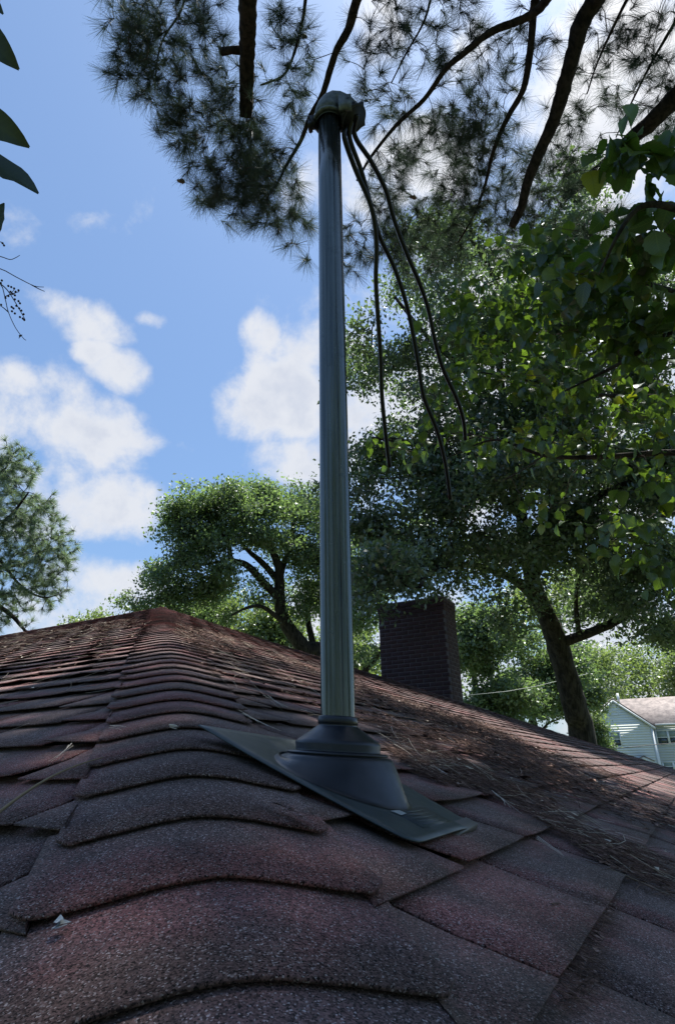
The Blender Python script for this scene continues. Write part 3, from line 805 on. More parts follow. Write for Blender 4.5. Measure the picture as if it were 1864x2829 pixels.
def broadleaf(name, label, cat, trunk, rad, limbs, blobs, nclump, nleaf, lsize, sig, lm_, group=None, bark=M_BARK, rtip=.006, shell=.4, sides=14, nlump=40, lr=.8):
    """trunk: world points (first on ground); limbs: list of (points, r0, r1)"""
    root = empty(name, (trunk[0][0], trunk[0][1], 0), label, cat, group)
    tp = smooth_path(trunk, 5); rr = np.interp(np.linspace(0, 1, len(tp)), np.linspace(0, 1, len(rad)), rad)
    mb = MB(); tube(mb, tp, rr, sides, wob=.05); build('trunk', mb, bark, root, smooth=True, origin=root.location)
    wood = [tp]; mb = MB()
    for (P_, r0, r1) in limbs:
        q = smooth_path(P_, 5); mb2 = MB(); tube(mb2, q, np.linspace(r0, r1, len(q)), 8, wob=.04); build('limb', mb2, bark, root, smooth=True); wood.append(q)
    Q = blob_pts(blobs, nlump, .45); ir = rng.integers(0, nlump, nclump); d = rng.standard_normal((nclump, 3)); d /= np.linalg.norm(d, axis=1)[:, None]
    C = Q[ir]+d*(rng.random(nclump)**.4)[:, None]*lr*rng.uniform(.6, 1.25, nlump)[ir][:, None]*np.array([1, 1, .6])
    grow(mb, wood, C, rtip, .05, .12, 4)
    tag(build('twigs', mb, bark, root), kind='stuff')
    L = np.repeat(C, nleaf, 0)+rng.standard_normal((nclump*nleaf, 3))*sig*np.array([1, 1, .7])
    mb = MB(); leaf_cloud(mb, L, lsize); tag(build('crown', mb, lm_, root), kind='stuff')
    return root, C
def A3(*p): return [at(*q) for q in p]
def gnd(p): return np.array([p[0], p[1], 0.0])

# ---- big shade tree on the right
tb = at(1622, 2120, 14.0)
trunk = [gnd(tb), *A3((1612,2060,14),(1588,1960,14),(1562,1860,14),(1535,1770,14),(1512,1710,13.9),(1482,1640,13.8),(1455,1540,13.7),(1440,1430,13.6),(1415,1300,13.5),(1395,1150,13.4),(1380,1000,13.3),(1400,850,13.3))]
limbs = [(A3((1535,1780,14),(1600,1758,13.8),(1660,1735,13.5),(1720,1705,13.2),(1800,1640,12.8),(1900,1580,12.5)), .13, .05),
 (A3((1500,1690,14),(1430,1610,13.6),(1340,1570,13),(1240,1560,12.0),(1180,1585,10.4),(1160,1620,9.2)), .11, .03),
 (A3((1470,1600,13.8),(1540,1480,13.4),(1640,1380,12.8),(1760,1320,12.2),(1880,1250,11.8)), .12, .04),
 (A3((1440,1430,13.6),(1350,1330,13.2),(1240,1260,12.6),(1120,1220,12),(1020,1210,11.6)), .10, .03),
 (A3((1415,1300,13.5),(1520,1180,14),(1620,1050,14.5),(1740,950,15)), .10, .03),
 (A3((1395,1150,13.4),(1290,1030,13.4),(1180,930,13.2),(1090,820,13)), .09, .03),
 (A3((1400,850,13.3),(1340,720,13.4),(1270,620,13.4),(1230,560,13.4)), .07, .02),
 (A3((1390,950,13.3),(1480,800,13.6),(1560,660,13.8)), .07, .02),
 (A3((1600,1765,13.8),(1590,1650,13.4),(1620,1560,13),(1700,1480,12.5)), .06, .02)]
blobs = [(1130,1480,11.5,170,130,1.6,1.3),(1150,1600,8.8,95,38,.45,1.5),(1185,1648,8.5,55,30,.3,.8),(1060,1560,9.6,70,45,.5,.6),(1300,1540,11.8,190,90,1.6,1.3),(1460,1560,12.5,170,110,1.8,1.2),(1130,1330,12,170,120,1.8),(1300,1330,12,200,170,2.2),
 (1500,1350,12.5,220,200,2.2),(1700,1450,12.5,240,230,2.4,1.3),(1850,1600,13,200,150,2.2,1.2),(1100,1150,12.5,130,140,1.8,.8),(1280,1130,13,190,150,2.2),(1500,1080,13,230,200,2.4),
 (1760,1120,13,240,230,2.5),(1110,970,13,120,130,1.8,.8),(1280,900,13.3,180,170,2.2),(1480,830,13.5,200,180,2.4),(1700,820,13.5,220,200,2.4),(1030,760,13.2,70,110,1.4,.7),
 (1170,720,13.4,140,130,1.8,.85),(1330,640,13.5,150,130,1.8,.8),(1530,620,13.7,150,140,1.8,.7),(1230,520,13.5,80,60,1.2,.5),(1400,520,13.6,90,70,1.4,.45),
 (1760,1720,12.8,160,60,1.6,1.0),(1380,1690,12.3,150,45,1.4,.9),(1830,1720,12.5,130,60,1.5,1.1),(1010,1300,12,70,180,1.2,.9),(1000,1040,12.8,60,140,1.2,.6)]
broadleaf('shade_tree', 'large dark leaning shade tree with a furrowed trunk right of the chimney', 'tree', trunk, [.34, .285, .275, .26, .245, .21, .18, .15, .13, .11, .09, .07, .05], limbs, blobs, 2900, 68, .090, .17, M_OAK, nlump=190, lr=.75)

# ---- low spray of the same foliage over the chimney top belongs to a nearer branch
# ---- middle oak behind the ridge
tb = at(905, 1900, 21)
trunk = [gnd(tb), *A3((895,1850,21),(845,1795,21),(800,1740,21),(775,1680,21),(772,1600,21),(768,1560,21),(740,1500,21))]
limbs = [(A3((775,1660,21),(720,1600,20.6),(680,1560,20.2),(640,1545,20),(630,1500,19.8),(590,1450,19.6)), .15, .05),
 (A3((772,1610,21),(730,1560,21),(690,1525,21),(660,1490,21),(630,1430,21)), .13, .04),
 (A3((772,1600,21),(790,1540,21.4),(805,1500,21.6),(810,1440,21.8)), .12, .04),
 (A3((800,1735,21),(760,1700,20.6),(720,1675,20.2),(680,1680,20),(640,1700,19.8)), .10, .03),
 (A3((880,1840,21.2),(860,1760,21.5),(850,1680,22),(880,1600,22.4),(900,1500,22.6)), .14, .05),
 (A3((640,1545,20),(560,1560,19.6),(500,1565,19.4),(455,1560,19.2)), .05, .02),
 (A3((895,1880,21),(960,1880,20.6),(1010,1850,20.2),(1060,1780,20),(1090,1700,20)), .16, .06)]
blobs = [(640,1400,20,100,50,1.5),(500,1405,19.6,60,38,.9,1.8),(560,1450,19.8,90,60,1.3,1.2),(540,1520,19.6,75,60,1.2),(700,1380,20.6,110,50,1.5),(820,1400,21.5,110,60,1.6),(900,1420,22,90,70,1.5),
 (660,1480,20.3,110,70,1.5),(780,1490,21.5,110,80,1.6),(880,1520,22,90,90,1.6),(600,1600,19.8,110,60,1.3,1.1),(700,1650,20.4,90,50,1.3,.7),(840,1640,22,90,80,1.4,.9),
 (440,1590,19.3,50,34,.7,2.4),(400,1655,19.3,55,35,.7,2.2),(480,1650,19.5,60,34,.8,2.0),(570,1700,19.8,90,40,1.1,.9),(930,1600,21,60,120,1.3,.9),(1000,1700,20.5,60,120,1.2,.8),(1000,1550,20.8,60,100,1.2,.9),(700,1440,21,160,80,1.8,1.2)]
broadleaf('oak_tree', 'spreading oak with twisting dark limbs behind the ridge, left of the mast', 'tree', trunk, [.36, .32, .27, .23, .20, .17, .14, .10], limbs, blobs, 1500, 58, .105, .20, M_OAK2, nlump=125, lr=.62)

# ---- background trees
def bgtree(px, py_top, py_bot, d, rx, lm_, label, n=260, nl=45, ls=.2, sig=.5, seed_limbs=3, group='background trees'):
    b0 = at(px, py_bot, d); tb = gnd(b0); h = at(px, py_top, d)[2]
    tr = [tb, tb+Z*h*.3+np.array([.2, 0, 0]), tb+Z*h*.6, tb+Z*h*.85]
    ym = (py_top+py_bot)/2; ry = (py_bot-py_top)/2
    bl_ = [(px, ym, d, rx*.8, ry*.95, rx*d/CF*.8)]+[(px+random.uniform(-.6, .6)*rx, ym+random.uniform(-.6, .5)*ry, d, rx*.45, ry*.42, rx*d/CF*.45, .8) for _ in range(5)]
    li = []
    for i in range(seed_limbs):
        a = random.uniform(0, 6.28); s = tb+Z*h*random.uniform(.35, .6); e = s+np.array([math.cos(a), math.sin(a), .8])*rx*d/CF*.7; li.append(([s, (s+e)/2+Z*.3, e], .09, .03))
    broadleaf('background_tree', label, 'tree', tr, [.28, .22, .16, .08], li, bl_, n, nl, ls, sig, lm_, group, sides=8, nlump=30, lr=rx*d/CF*.34)
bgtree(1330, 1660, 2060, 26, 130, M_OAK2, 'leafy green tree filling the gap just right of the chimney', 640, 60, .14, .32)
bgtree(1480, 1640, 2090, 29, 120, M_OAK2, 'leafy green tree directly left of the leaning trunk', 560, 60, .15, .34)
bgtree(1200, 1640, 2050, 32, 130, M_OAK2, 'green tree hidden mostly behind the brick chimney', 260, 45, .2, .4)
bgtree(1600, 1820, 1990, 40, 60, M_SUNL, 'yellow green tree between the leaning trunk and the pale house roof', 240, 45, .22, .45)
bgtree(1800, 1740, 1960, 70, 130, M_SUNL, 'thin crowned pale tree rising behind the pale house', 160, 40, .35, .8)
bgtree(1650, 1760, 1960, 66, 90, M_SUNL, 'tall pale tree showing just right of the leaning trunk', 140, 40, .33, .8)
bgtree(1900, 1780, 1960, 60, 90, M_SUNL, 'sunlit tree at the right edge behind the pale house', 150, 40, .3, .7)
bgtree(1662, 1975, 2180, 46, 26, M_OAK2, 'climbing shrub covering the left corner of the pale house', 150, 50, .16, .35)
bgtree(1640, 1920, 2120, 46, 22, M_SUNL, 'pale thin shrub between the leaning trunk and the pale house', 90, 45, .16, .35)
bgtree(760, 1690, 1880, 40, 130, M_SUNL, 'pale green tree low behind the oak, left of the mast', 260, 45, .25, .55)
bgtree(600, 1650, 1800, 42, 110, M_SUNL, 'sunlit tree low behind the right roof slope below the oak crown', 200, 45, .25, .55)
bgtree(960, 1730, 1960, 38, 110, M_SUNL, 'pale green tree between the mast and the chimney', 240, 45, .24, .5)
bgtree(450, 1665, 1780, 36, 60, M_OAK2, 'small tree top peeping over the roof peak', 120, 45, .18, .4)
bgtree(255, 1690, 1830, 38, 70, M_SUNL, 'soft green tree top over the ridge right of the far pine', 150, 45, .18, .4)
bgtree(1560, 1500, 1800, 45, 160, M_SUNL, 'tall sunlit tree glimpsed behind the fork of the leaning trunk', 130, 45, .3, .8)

# ---- pines
def needles(mb, C, Ax, n_each, L, wd, spread=.75):
    n = len(C)*n_each; C_ = np.repeat(C, n_each, 0); A_ = np.repeat(Ax, n_each, 0)
    back = rng.random((n, 1))*.07*(L/.17)
    d = rng.standard_normal((n, 3)); d /= np.linalg.norm(d, axis=1)[:, None]
    d = A_*.75+d*spread; d /= np.linalg.norm(d, axis=1)[:, None]
    ll = L*rng.uniform(.7, 1.1, (n, 1)); p0 = C_-A_*back; p1 = p0+d*ll; p1[:, 2] -= (ll[:, 0]**2)*.5
    sd = np.cross(d, rng.standard_normal((n, 3))); sd /= np.linalg.norm(sd, axis=1)[:, None]
    V = np.stack([p0-sd*wd/2, p0+sd*wd/2, p1+sd*wd*.2, p1-sd*wd*.2], 1).reshape(-1, 3)
    mb.add(V, np.arange(4*n).reshape(-1, 4))
pine = empty('pine_tree', (2.6, -2.4, 0), 'tall pine behind the viewer whose needled boughs hang over the mast top', 'tree')
mb = MB(); tp = smooth_path([(2.6, -2.4, 0), (2.5, -2.2, 4), (2.4, -1.9, 9), (2.3, -1.5, 14), (2.2, -1.2, 19)], 4)
tube(mb, tp, np.linspace(.30, .10, len(tp)), 14, wob=.04); build('trunk', mb, M_PBARK, pine, smooth=True)
def tr_pt(z): i = int(np.argmin(abs(tp[:, 2]-z))); return tp[i]
LIMB = [
 ([(682,-60,4.4),(684,40,4.6),(683,120,4.8),(682,210,5.0),(680,290,5.15),(679,325,5.2)], .066, .052, 8.5),
 ([(1010,-60,4.6),(985,0,4.8),(962,80,5.0),(925,150,5.15),(893,255,5.3),(858,320,5.4),(830,390,5.5),(795,450,5.6),(760,520,5.7)], .042, .010, 9),
 ([(1530,-50,4.6),(1504,5,4.8),(1457,47,4.9),(1358,87,5.0),(1276,151,5.1),(1230,192,5.2),(1171,274,5.3),(1096,344,5.4),(1026,431,5.5),(985,500,5.6)], .038, .010, 9.5),
 ([(1490,-40,5.0),(1474,17,5.1),(1463,146,5.2),(1445,245,5.3),(1410,309,5.4),(1381,367,5.5),(1358,431,5.6),(1340,507,5.8),(1310,590,6.0),(1265,670,6.2)], .036, .008, 10),
 ([(1665,-50,4.8),(1643,0,5.0),(1603,70,5.1),(1579,163,5.2),(1550,262,5.3),(1527,338,5.4),(1492,414,5.5),(1457,501,5.6),(1440,571,5.7),(1412,628,5.8)], .074, .036, 8.5),
 ([(1950,180,5.4),(1864,270,5.6),(1800,335,5.7),(1740,385,5.9),(1670,455,6.1),(1600,510,6.3),(1555,550,6.4)], .095, .04, 7.5),
 ([(850,-50,5.2),(835,60,5.3),(808,160,5.4),(780,210,5.5),(720,235,5.6)], .018, .008, 10),
 ([(520,-50,5.4),(500,30,5.4),(450,110,5.4),(430,190,5.4)], .014, .006, 10.5),
 ([(1864,60,5.6),(1800,170,5.7),(1740,290,5.8),(1700,380,6.0)], .018, .006, 9.5),
 ([(1750,-40,5.2),(1700,60,5.4),(1650,170,5.6),(1620,260,5.8)], .02, .006, 9.5),
 ([(1200,-40,5.4),(1170,60,5.5),(1120,150,5.6),(1080,230,5.7)], .014, .006, 10.5)]
wood = []
for (P_, r0, r1, zt_) in LIMB:
    pts = A3(*P_); a = tr_pt(zt_+3)
    e1_ = pts[0]+nrm(pts[0]-pts[1])*.9
    q = smooth_path([a, (a+e1_)/2+Z*.4, e1_]+pts, 6); mb = MB(); rr = np.linspace(r0*1.25, r1, len(q)); k_ = int(len(q)*.25); rr[:k_] = r0*1.3
    tube(mb, q, rr, 12, wob=.05); build('limb', mb, M_PBARK, pine, smooth=True); wood.append(q[k_:])
mb = MB(); tube(mb, A3((676,140,4.86),(640,138,4.88),(612,143,4.9)), [.036, .030, .031], 10, wob=.06); build('branch_stub', mb, M_PBARK, pine, smooth=True)
pb = [(380,60,5.2,95,100,.5,.9),(330,150,5.2,60,80,.35,.7),(400,190,5.2,90,80,.5,1.1),(480,90,5.3,110,100,.5,.9),(560,60,5.3,100,90,.5,.8),(470,290,5.2,85,70,.45,1.1),(540,380,5.3,80,90,.45,1.2),(600,280,5.3,110,90,.5,1.1),(560,500,5.3,70,50,.4,1.2),(640,540,5.4,110,70,.45,1.5),(740,560,5.4,110,80,.5,1.5),(740,450,5.5,110,80,.5,1.4),(690,380,5.4,100,80,.5,1.3),(820,640,5.5,60,45,.35,.9),(840,700,5.6,34,35,.3,.6),
 (800,130,5.4,90,120,.5,.7),(780,280,5.5,90,80,.5,.8),(1000,120,5.5,90,120,.5,.4),(1040,260,5.6,90,90,.5,.4),(1115,270,5.4,50,36,.25,1.6),(1120,90,5.5,110,100,.5,.7),(1280,80,5.5,120,90,.5,.7),(1300,250,5.6,110,110,.5,.7),(1200,400,5.8,110,80,.5,1.1),(1060,470,5.8,90,100,.5,.9),(1330,420,5.9,110,110,.5,1.3),(1450,150,5.5,90,120,.5,.5),
 (1280,570,6.2,140,90,.6,1.7),(1500,500,6.0,110,110,.6,1.2),(1580,430,6.0,90,90,.5,.8),(1660,130,5.7,110,120,.5,.45),(1780,100,5.7,110,120,.5,.5),(1600,280,5.8,110,90,.5,.45),(1740,250,5.8,110,80,.5,.35),(1840,330,6.0,90,110,.5,.7),(1620,620,6.3,110,80,.5,.9),(960,700,6.4,80,100,.5,.7),(1090,640,6.4,110,90,.5,1.5),(1200,720,6.6,120,80,.5,1.2),(1420,640,6.3,110,70,.5,1.2)]
C = blob_pts(pb, 1600, .45)
mb = MB(); ends = grow(mb, wood, C, .0022, .012, .16, 4, .7)
tag(build('twigs', mb, M_TWIG, pine), kind='stuff')
Ax = np.array([nrm(ends[i]+rng.standard_normal(3)*.35+np.array([0, 0, .15])) for i in range(len(C))])
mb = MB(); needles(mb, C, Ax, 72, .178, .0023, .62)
# unseen upper crown, its clumps added towards the sun to shade the roof
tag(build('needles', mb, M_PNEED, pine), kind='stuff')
Cs = []
for (cx, cy, cz, rx, ry, rz, n_) in ((2.6, 4.2, 12, 3.2, 2.8, 1.5, 620), (3.2, 2.6, 11, 2.8, 2.4, 1.4, 480), (1.4, 1.8, 10.5, 2.4, 2.2, 1.3, 380), (4.8, 5.2, 13.5, 3.0, 2.4, 1.5, 420), (2.2, .5, 11, 3.2, 3.0, 1.6, 300), (2.2, -1.5, 14, 3.0, 3.0, 2.2, 350), (4.6, 3.0, 12.5, 2.6, 2.6, 1.8, 420), (2.0, 3.2, 13.0, 2.6, 2.0, 1.4, 330), (6.0, 6.0, 14.5, 2.5, 2.2, 1.8, 300), (8.4, 8.2, 12.5, 2.4, 2.2, 1.2, 420), (6.4, 4.6, 12.2, 2.2, 2.0, 1.2, 380), (-1.0, -1.5, 12, 2.0, 2.0, 1.5, 150)):
    d = rng.standard_normal((n_, 3)); d /= np.linalg.norm(d, axis=1)[:, None]; Cs.append(np.array([cx, cy, cz])+d*(rng.random(n_)**.4)[:, None]*np.array([rx, ry, rz]))
Cs = np.concatenate(Cs); mb = MB(); li = []
for zt_, e in ((9, (2.2, 1.5, 11)), (11, (4.6, 3.0, 12.5)), (12, (2.0, 3.2, 13)), (13, (6, 6, 14.5)), (11, (-1, -1.5, 12)), (11.5, (8.4, 8.2, 12.5)), (13, (2.4, .3, 14))):
    a = tr_pt(zt_); q = smooth_path([a, (a+np.array(e))/2+Z*.3, e], 5); li.append(q); m2 = MB(); tube(m2, q, np.linspace(.09, .03, len(q)), 8); build('limb', m2, M_PBARK, pine, smooth=True)
px_, py_, pz_ = zip(*[project(c) for c in Cs]); keep = np.array([not (z > 0 and -60 < x < 1930 and y > -120) for x, y, z in zip(px_, py_, pz_)])
Cs = Cs[keep]
en = grow(mb, li+[tp], Cs, .004, .02, .12, 4); tag(build('upper_twigs', mb, M_PBARK, pine), kind='stuff')
Ax = np.array([nrm(en[i]+rng.standard_normal(3)*.4) for i in range(len(Cs))])
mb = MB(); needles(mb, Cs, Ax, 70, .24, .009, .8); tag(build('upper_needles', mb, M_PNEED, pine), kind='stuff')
# cones
conm, t, b = mat('pine_cone', (.10, .07, .055), .9)
for i, (x, y, d) in enumerate(((437, 92, 5.3), (838, 100, 5.4), (500, 500, 5.2), (1140, 545, 5.8))):
    mb = MB(); c = at(x, y, d); ax_ = nrm(R*random.uniform(-1, -.5)+Z*.2)
    q = np.array([c+ax_*s for s in np.linspace(-.035, .035, 8)]); tube(mb, q, [.008, .016, .019, .019, .017, .014, .010, .004], 9, wob=.16); build('pine_cone', mb, conm, pine)

def far_pine(name, label, base, d, blobs, n, limbs, L=.28, wd=.012):
    root = empty(name, (base[0], base[1], 0), label, 'tree'); tr = smooth_path([gnd(base), *A3(*limbs[0][0])], 5)
    mb = MB(); tube(mb, tr, np.linspace(limbs[0][1], limbs[0][2], len(tr)), 10, wob=.05); build('trunk', mb, M_PBARK, root, smooth=True); wd_ = [tr]
    for (P_, r0, r1) in limbs[1:]:
        q = smooth_path(A3(*P_), 5); mb = MB(); tube(mb, q, np.linspace(r0, r1, len(q)), 8, wob=.05); build('limb', mb, M_PBARK, root, smooth=True); wd_.append(q)
    C = blob_pts(blobs, n, .42); mb = MB(); en = grow(mb, wd_, C, .010, .05, .14, 4); tag(build('twigs', mb, M_PBARK, root), kind='stuff')
    Ax = np.array([nrm(en[i]+rng.standard_normal(3)*.3+np.array([0, 0, .5])) for i in range(len(C))])
    mb = MB(); needles(mb, C, Ax, 60, L, wd, .75); tag(build('crown', mb, M_PFAR, root), kind='stuff')
far_pine('far_pine', 'blue green pine with curving boughs at the far left behind the ridge', at(-150, 1800, 24), 24,
 [(-60,1340,24,120,110,1.6),(40,1400,23.5,100,90,1.4),(110,1450,23.5,70,80,1.2),(60,1300,24,60,60,1.0),(20,1260,24,50,50,.9,.8),(100,1560,23,90,80,1.3,1.1),(170,1540,22.8,45,75,.8,.9),(20,1500,23.5,110,80,1.5),(60,1640,23,100,60,1.3,.8),(140,1640,22.8,55,50,.8,.6),(-80,1560,24,120,140,1.8),(30,1720,23,110,40,1.2,.5),(180,1480,22.9,30,40,.5,.5),(150,1390,23.2,30,40,.6,.6)], 1150,
 [([(-170,1650,24),(-170,1450,24),(-150,1280,24),(-120,1150,24)], .32, .10),
  ([(-170,1600,24),(-60,1570,23.6),(20,1565,23.4),(90,1550,23.2),(140,1500,23)], .12, .03), ([(-170,1650,24),(-60,1650,23.5),(20,1690,23.2),(60,1730,23),(85,1765,22.9)], .14, .04),
  ([(-160,1500,24),(-60,1450,23.6),(10,1440,23.4),(50,1400,23.2),(80,1360,23)], .10, .03), ([(-150,1350,24),(-60,1330,24),(10,1300,24),(40,1250,24)], .08, .02), ([(0,1545,23.4),(60,1620,23),(120,1650,22.8),(170,1640,22.7)], .06, .02)])

# the wood behind the viewer: it shuts out the sky there and shows dark in the metal of the mast
mb = MB(); mt = MB()
for (x, y, rx, h) in ((-10, -9, 5, 13), (-3, -13, 5, 15), (5, -12, 5, 16), (11, -7, 5, 15), (13, 0, 4, 13), (-14, -2, 4, 12), (0, -20, 7, 17)):
    d = rng.standard_normal((1500, 3)); d /= np.linalg.norm(d, axis=1)[:, None]
    c = np.array([x, y, h*.5])+d*(rng.random(1500)**.35)[:, None]*np.array([rx, rx*.8, h*.42]); c = c[np.array([not (q[2] > 0 and -100 < q[0] < 1960) for q in map(project, c)])]
    leaf_cloud(mb, c, .55); tube(mt, [(x, y, 0), (x+.2, y, h*.5)], [.3, .15], 8)
o_ = build('rear_wood', mb, M_OAK); tag(o_, 'dark wood of trees standing behind the viewer', kind='stuff')
tag(build('rear_trunks', mt, M_BARK, o_), kind='stuff')

# ------------------------------------------------------------------ near mulberry tree on the right
def leaf_mesh(seed, asp=.78, fold=.18, curl=.25, magn=False):
    r_ = random.Random(seed); n = 11; ys = np.linspace(0, 1, n); V = []; uv = []; Fc = []
    for i, y in enumerate(ys):
        if magn: wdt = .5*asp*math.sin(math.pi*min(1, y*.97+.02))**.8
        else:
            wdt = .5*asp*(math.sin(math.pi*y**.62)**.75 if 0 < y < 1 else 0)
            if 0 < i < n-1: wdt *= 1+(.07 if i % 2 else -.05)
        zc = -curl*(y-.4)**2+curl*.16
        for s in (-1, 0, 1):
            V.append((s*wdt, y-(.05 if (i == 0 and s) else 0), zc+fold*abs(s)*wdt+(r_.uniform(-.015, .015) if s else 0))); uv.append((.5+s*wdt, y))
    for i in range(n-1):
        a = i*3; Fc += [(a, a+1, a+4, a+3), (a+1, a+2, a+5, a+4)]
    return np.array(V), Fc, np.array(uv)
LM = [leaf_mesh(i, .70+.06*i, .12+.06*i, .2+.1*i) for i in range(4)]
def leaf_frame(dirn_, nrm_):
    y = nrm(dirn_); x = nrm(np.cross(y, nrm_)); z = np.cross(x, y); return x, y, z
mul = empty('mulberry_tree', gnd(at(2500, 2200, 4.2)), 'near tree with broad serrated bright green leaves filling the right edge', 'tree')
mtp = smooth_path([gnd(at(2500, 2200, 4.2)), at(2480, 1900, 4.2), at(2440, 1500, 4.3), at(2380, 1100, 4.3), at(2300, 700, 4.3)], 5)
mb = MB(); tube(mb, mtp, np.linspace(.16, .07, len(mtp)), 12, wob=.04); build('trunk', mb, M_BARK, mul, smooth=True)
ML = [([(2440,1500,4.3),(2200,1350,4.0),(2000,1270,3.9),(1860,1250,3.9),(1660,1262,4.0),(1502,1258,4.1),(1367,1215,4.2),(1240,1262,4.3)], .035, .004),
 ([(2400,1250,4.3),(2150,1050,3.4),(1950,880,3.0),(1820,940,3.0),(1700,1010,3.1),(1560,1080,3.2)], .03, .005),
 ([(2350,950,4.3),(2100,750,3.0),(1960,620,2.5),(1860,575,2.3),(1790,565,2.3),(1745,590,2.3),(1700,660,2.3),(1665,735,2.35),(1652,760,2.4)], .022, .002),
 ([(2350,950,4.3),(2050,650,2.8),(1920,480,2.4),(1800,420,2.3),(1700,395,2.3)], .02, .002),
 ([(2380,1100,4.3),(2100,900,3.8),(1900,820,3.6),(1700,760,3.6),(1560,730,3.7),(1450,740,3.8),(1330,790,3.9)], .025, .003),
 ([(2440,1500,4.3),(2200,1420,3.9),(2000,1400,3.6),(1850,1420,3.4),(1720,1480,3.3)], .03, .003),
 ([(2400,1250,4.3),(2100,1150,4.2),(1850,1100,4.1),(1650,1090,4.2),(1450,1050,4.3),(1280,1020,4.5)], .03, .003),
 ([(1502,1258,4.1),(1440,1300,4.0),(1380,1330,4.0)], .006, .002), ([(1367,1215,4.2),(1300,1200,4.2),(1230,1190,4.3)], .005, .002)]
mw = []
for (P_, r0, r1) in ML:
    q = smooth_path(A3(*P_), 6); mb = MB(); tube(mb, q, np.linspace(r0, r1, len(q)), 7); build('branch', mb, M_TWIG if r0 < .01 else M_BARK, mul, smooth=True); mw.append(q)
mblobs = [(1790,430,2.3,110,65,.2,.45),(1690,420,2.25,60,60,.12,.5),(1850,560,2.4,60,110,.25,.6),(1740,560,2.35,70,70,.2,.2),(1660,720,2.7,110,70,.3,.6),(1800,720,2.6,80,110,.3,.55),
 (1550,700,3.2,130,60,.35,1.0),(1420,720,3.7,110,50,.4,.8),(1600,850,3.2,170,100,.5,1.5),(1780,900,3.0,110,130,.5,1.5),(1430,850,3.9,150,100,.5,1.2),(1270,900,4.4,90,90,.4,.9),(1350,1010,4.4,170,100,.5,1.1),
 (1560,1050,3.9,170,110,.6,1.2),(1760,1120,3.6,130,110,.6,1.3),(1240,1130,4.6,120,100,.4,.7),(1100,1230,5.0,90,70,.4,.5),(1320,1230,4.4,150,80,.4,.7),(1540,1230,4.1,170,80,.5,.7),(1800,1300,3.5,90,120,.5,.8),(1740,1480,3.3,130,110,.4,.6),(1830,1620,3.2,60,110,.3,.5),(1560,1400,3.9,110,90,.5,.6),(1270,830,4.5,60,60,.3,.8)]
C = blob_pts(mblobs, 760, .5)
mb = MB(); en = grow(mb, mw, C, .0012, .006, .10, 4, .5); tag(build('twigs', mb, M_TWIG, mul), kind='stuff')
leaves = []
for i, c in enumerate(C):
    for j in range(random.choice((2, 3, 3, 4))):
        d = nrm(en[i]*.4+rng.standard_normal(3)*.55+np.array([0, 0, -.75])); n_ = nrm(rng.standard_normal(3)*.8+np.array([0, -.4, .7]))
        p = c+rng.standard_normal(3)*.035-en[i]*.03*j
        px, py, z = project(p); s = random.uniform(.05, .098)*(1.25 if z < 2.7 else 1)
        leaves.append((z-s*4, p, d, n_, s, random.randrange(4), random.random()))
leaves.sort(key=lambda l: l[0])
ONE = []
for y_ in (0, 1):
    for (V, Fc, uv) in LM:
        m_ = MB(); m_.add(V, Fc, uv); me = m_.mesh('leaf', smooth=True); me.materials.append(M_YEL if y_ else M_BROAD); ONE.append(me)
ml = np.array(mul.location)
for L_ in leaves[:290]:
    x, y, z = leaf_frame(L_[2], L_[3]); o = bpy.data.objects.new('leaf', ONE[L_[5]+(4 if L_[6] > .93 else 0)]); COL.objects.link(o); o.parent = mul
    Mx = Matrix.Identity(4); p = L_[1]-ml
    for i in range(3): Mx[i][0] = x[i]*L_[4]; Mx[i][1] = y[i]*L_[4]; Mx[i][2] = z[i]*L_[4]; Mx[i][3] = p[i]
    o.matrix_local = Mx
mbs = [MB(), MB()]
for L_ in leaves[290:]:
    x, y, z = leaf_frame(L_[2], L_[3]); V, Fc, uv = LM[L_[5]]; B = np.stack([x, y, z])
    mbs[1 if L_[6] > .95 else 0].add((V*L_[4])@B+L_[1], Fc, uv)
tag(build('foliage', mbs[0], M_BROAD, mul, smooth=True), kind='stuff'); tag(build('yellowing_foliage', mbs[1], M_YEL, mul, smooth=True), kind='stuff')

# ------------------------------------------------------------------ magnolia twig at the left edge
mg = empty('magnolia_branch', at(-120, 450, 1.5), 'dark glossy magnolia leaves poking in at the upper left edge', 'branch')
mstem = smooth_path(A3((-260,-250,1.6),(-190,0,1.55),(-140,300,1.5),(-110,500,1.5),(-70,680,1.5)), 6); mb = MB(); tube(mb, mstem, np.linspace(.006, .003, len(mstem)), 7); build('stem', mb, M_BARK, mg, smooth=True)
MG = leaf_mesh(11, .34, .25, .12, True)
for (x0, y0, x1, y1, d, ws) in ((-150,-90,9,33,1.5,1.0),(-130,10,50,187,1.5,1.0),(-120,270,79,403,1.5,1.0),(-130,400,107,527,1.48,.95),(-40,700,9,558,1.5,1.15)):
    a = at(x0, y0, d); b_ = at(x1, y1, d); L = np.linalg.norm(b_-a); x, y, z = leaf_frame(b_-a, nrm(-F+U*.5+rng.standard_normal(3)*.25))
    V, Fc, uv = MG; mb = MB(); V2 = V*np.array([L*ws, L, L]); mb.add(V2@np.stack([x, y, z])+a, Fc, uv); build('leaf', mb, M_MAG, mg, smooth=True)
    mb = MB(); j = int(np.argmin(np.linalg.norm(mstem-a, axis=1))); tube(mb, [mstem[j], a], .0018, 6); build('leaf_stalk', mb, M_BARK, mg)

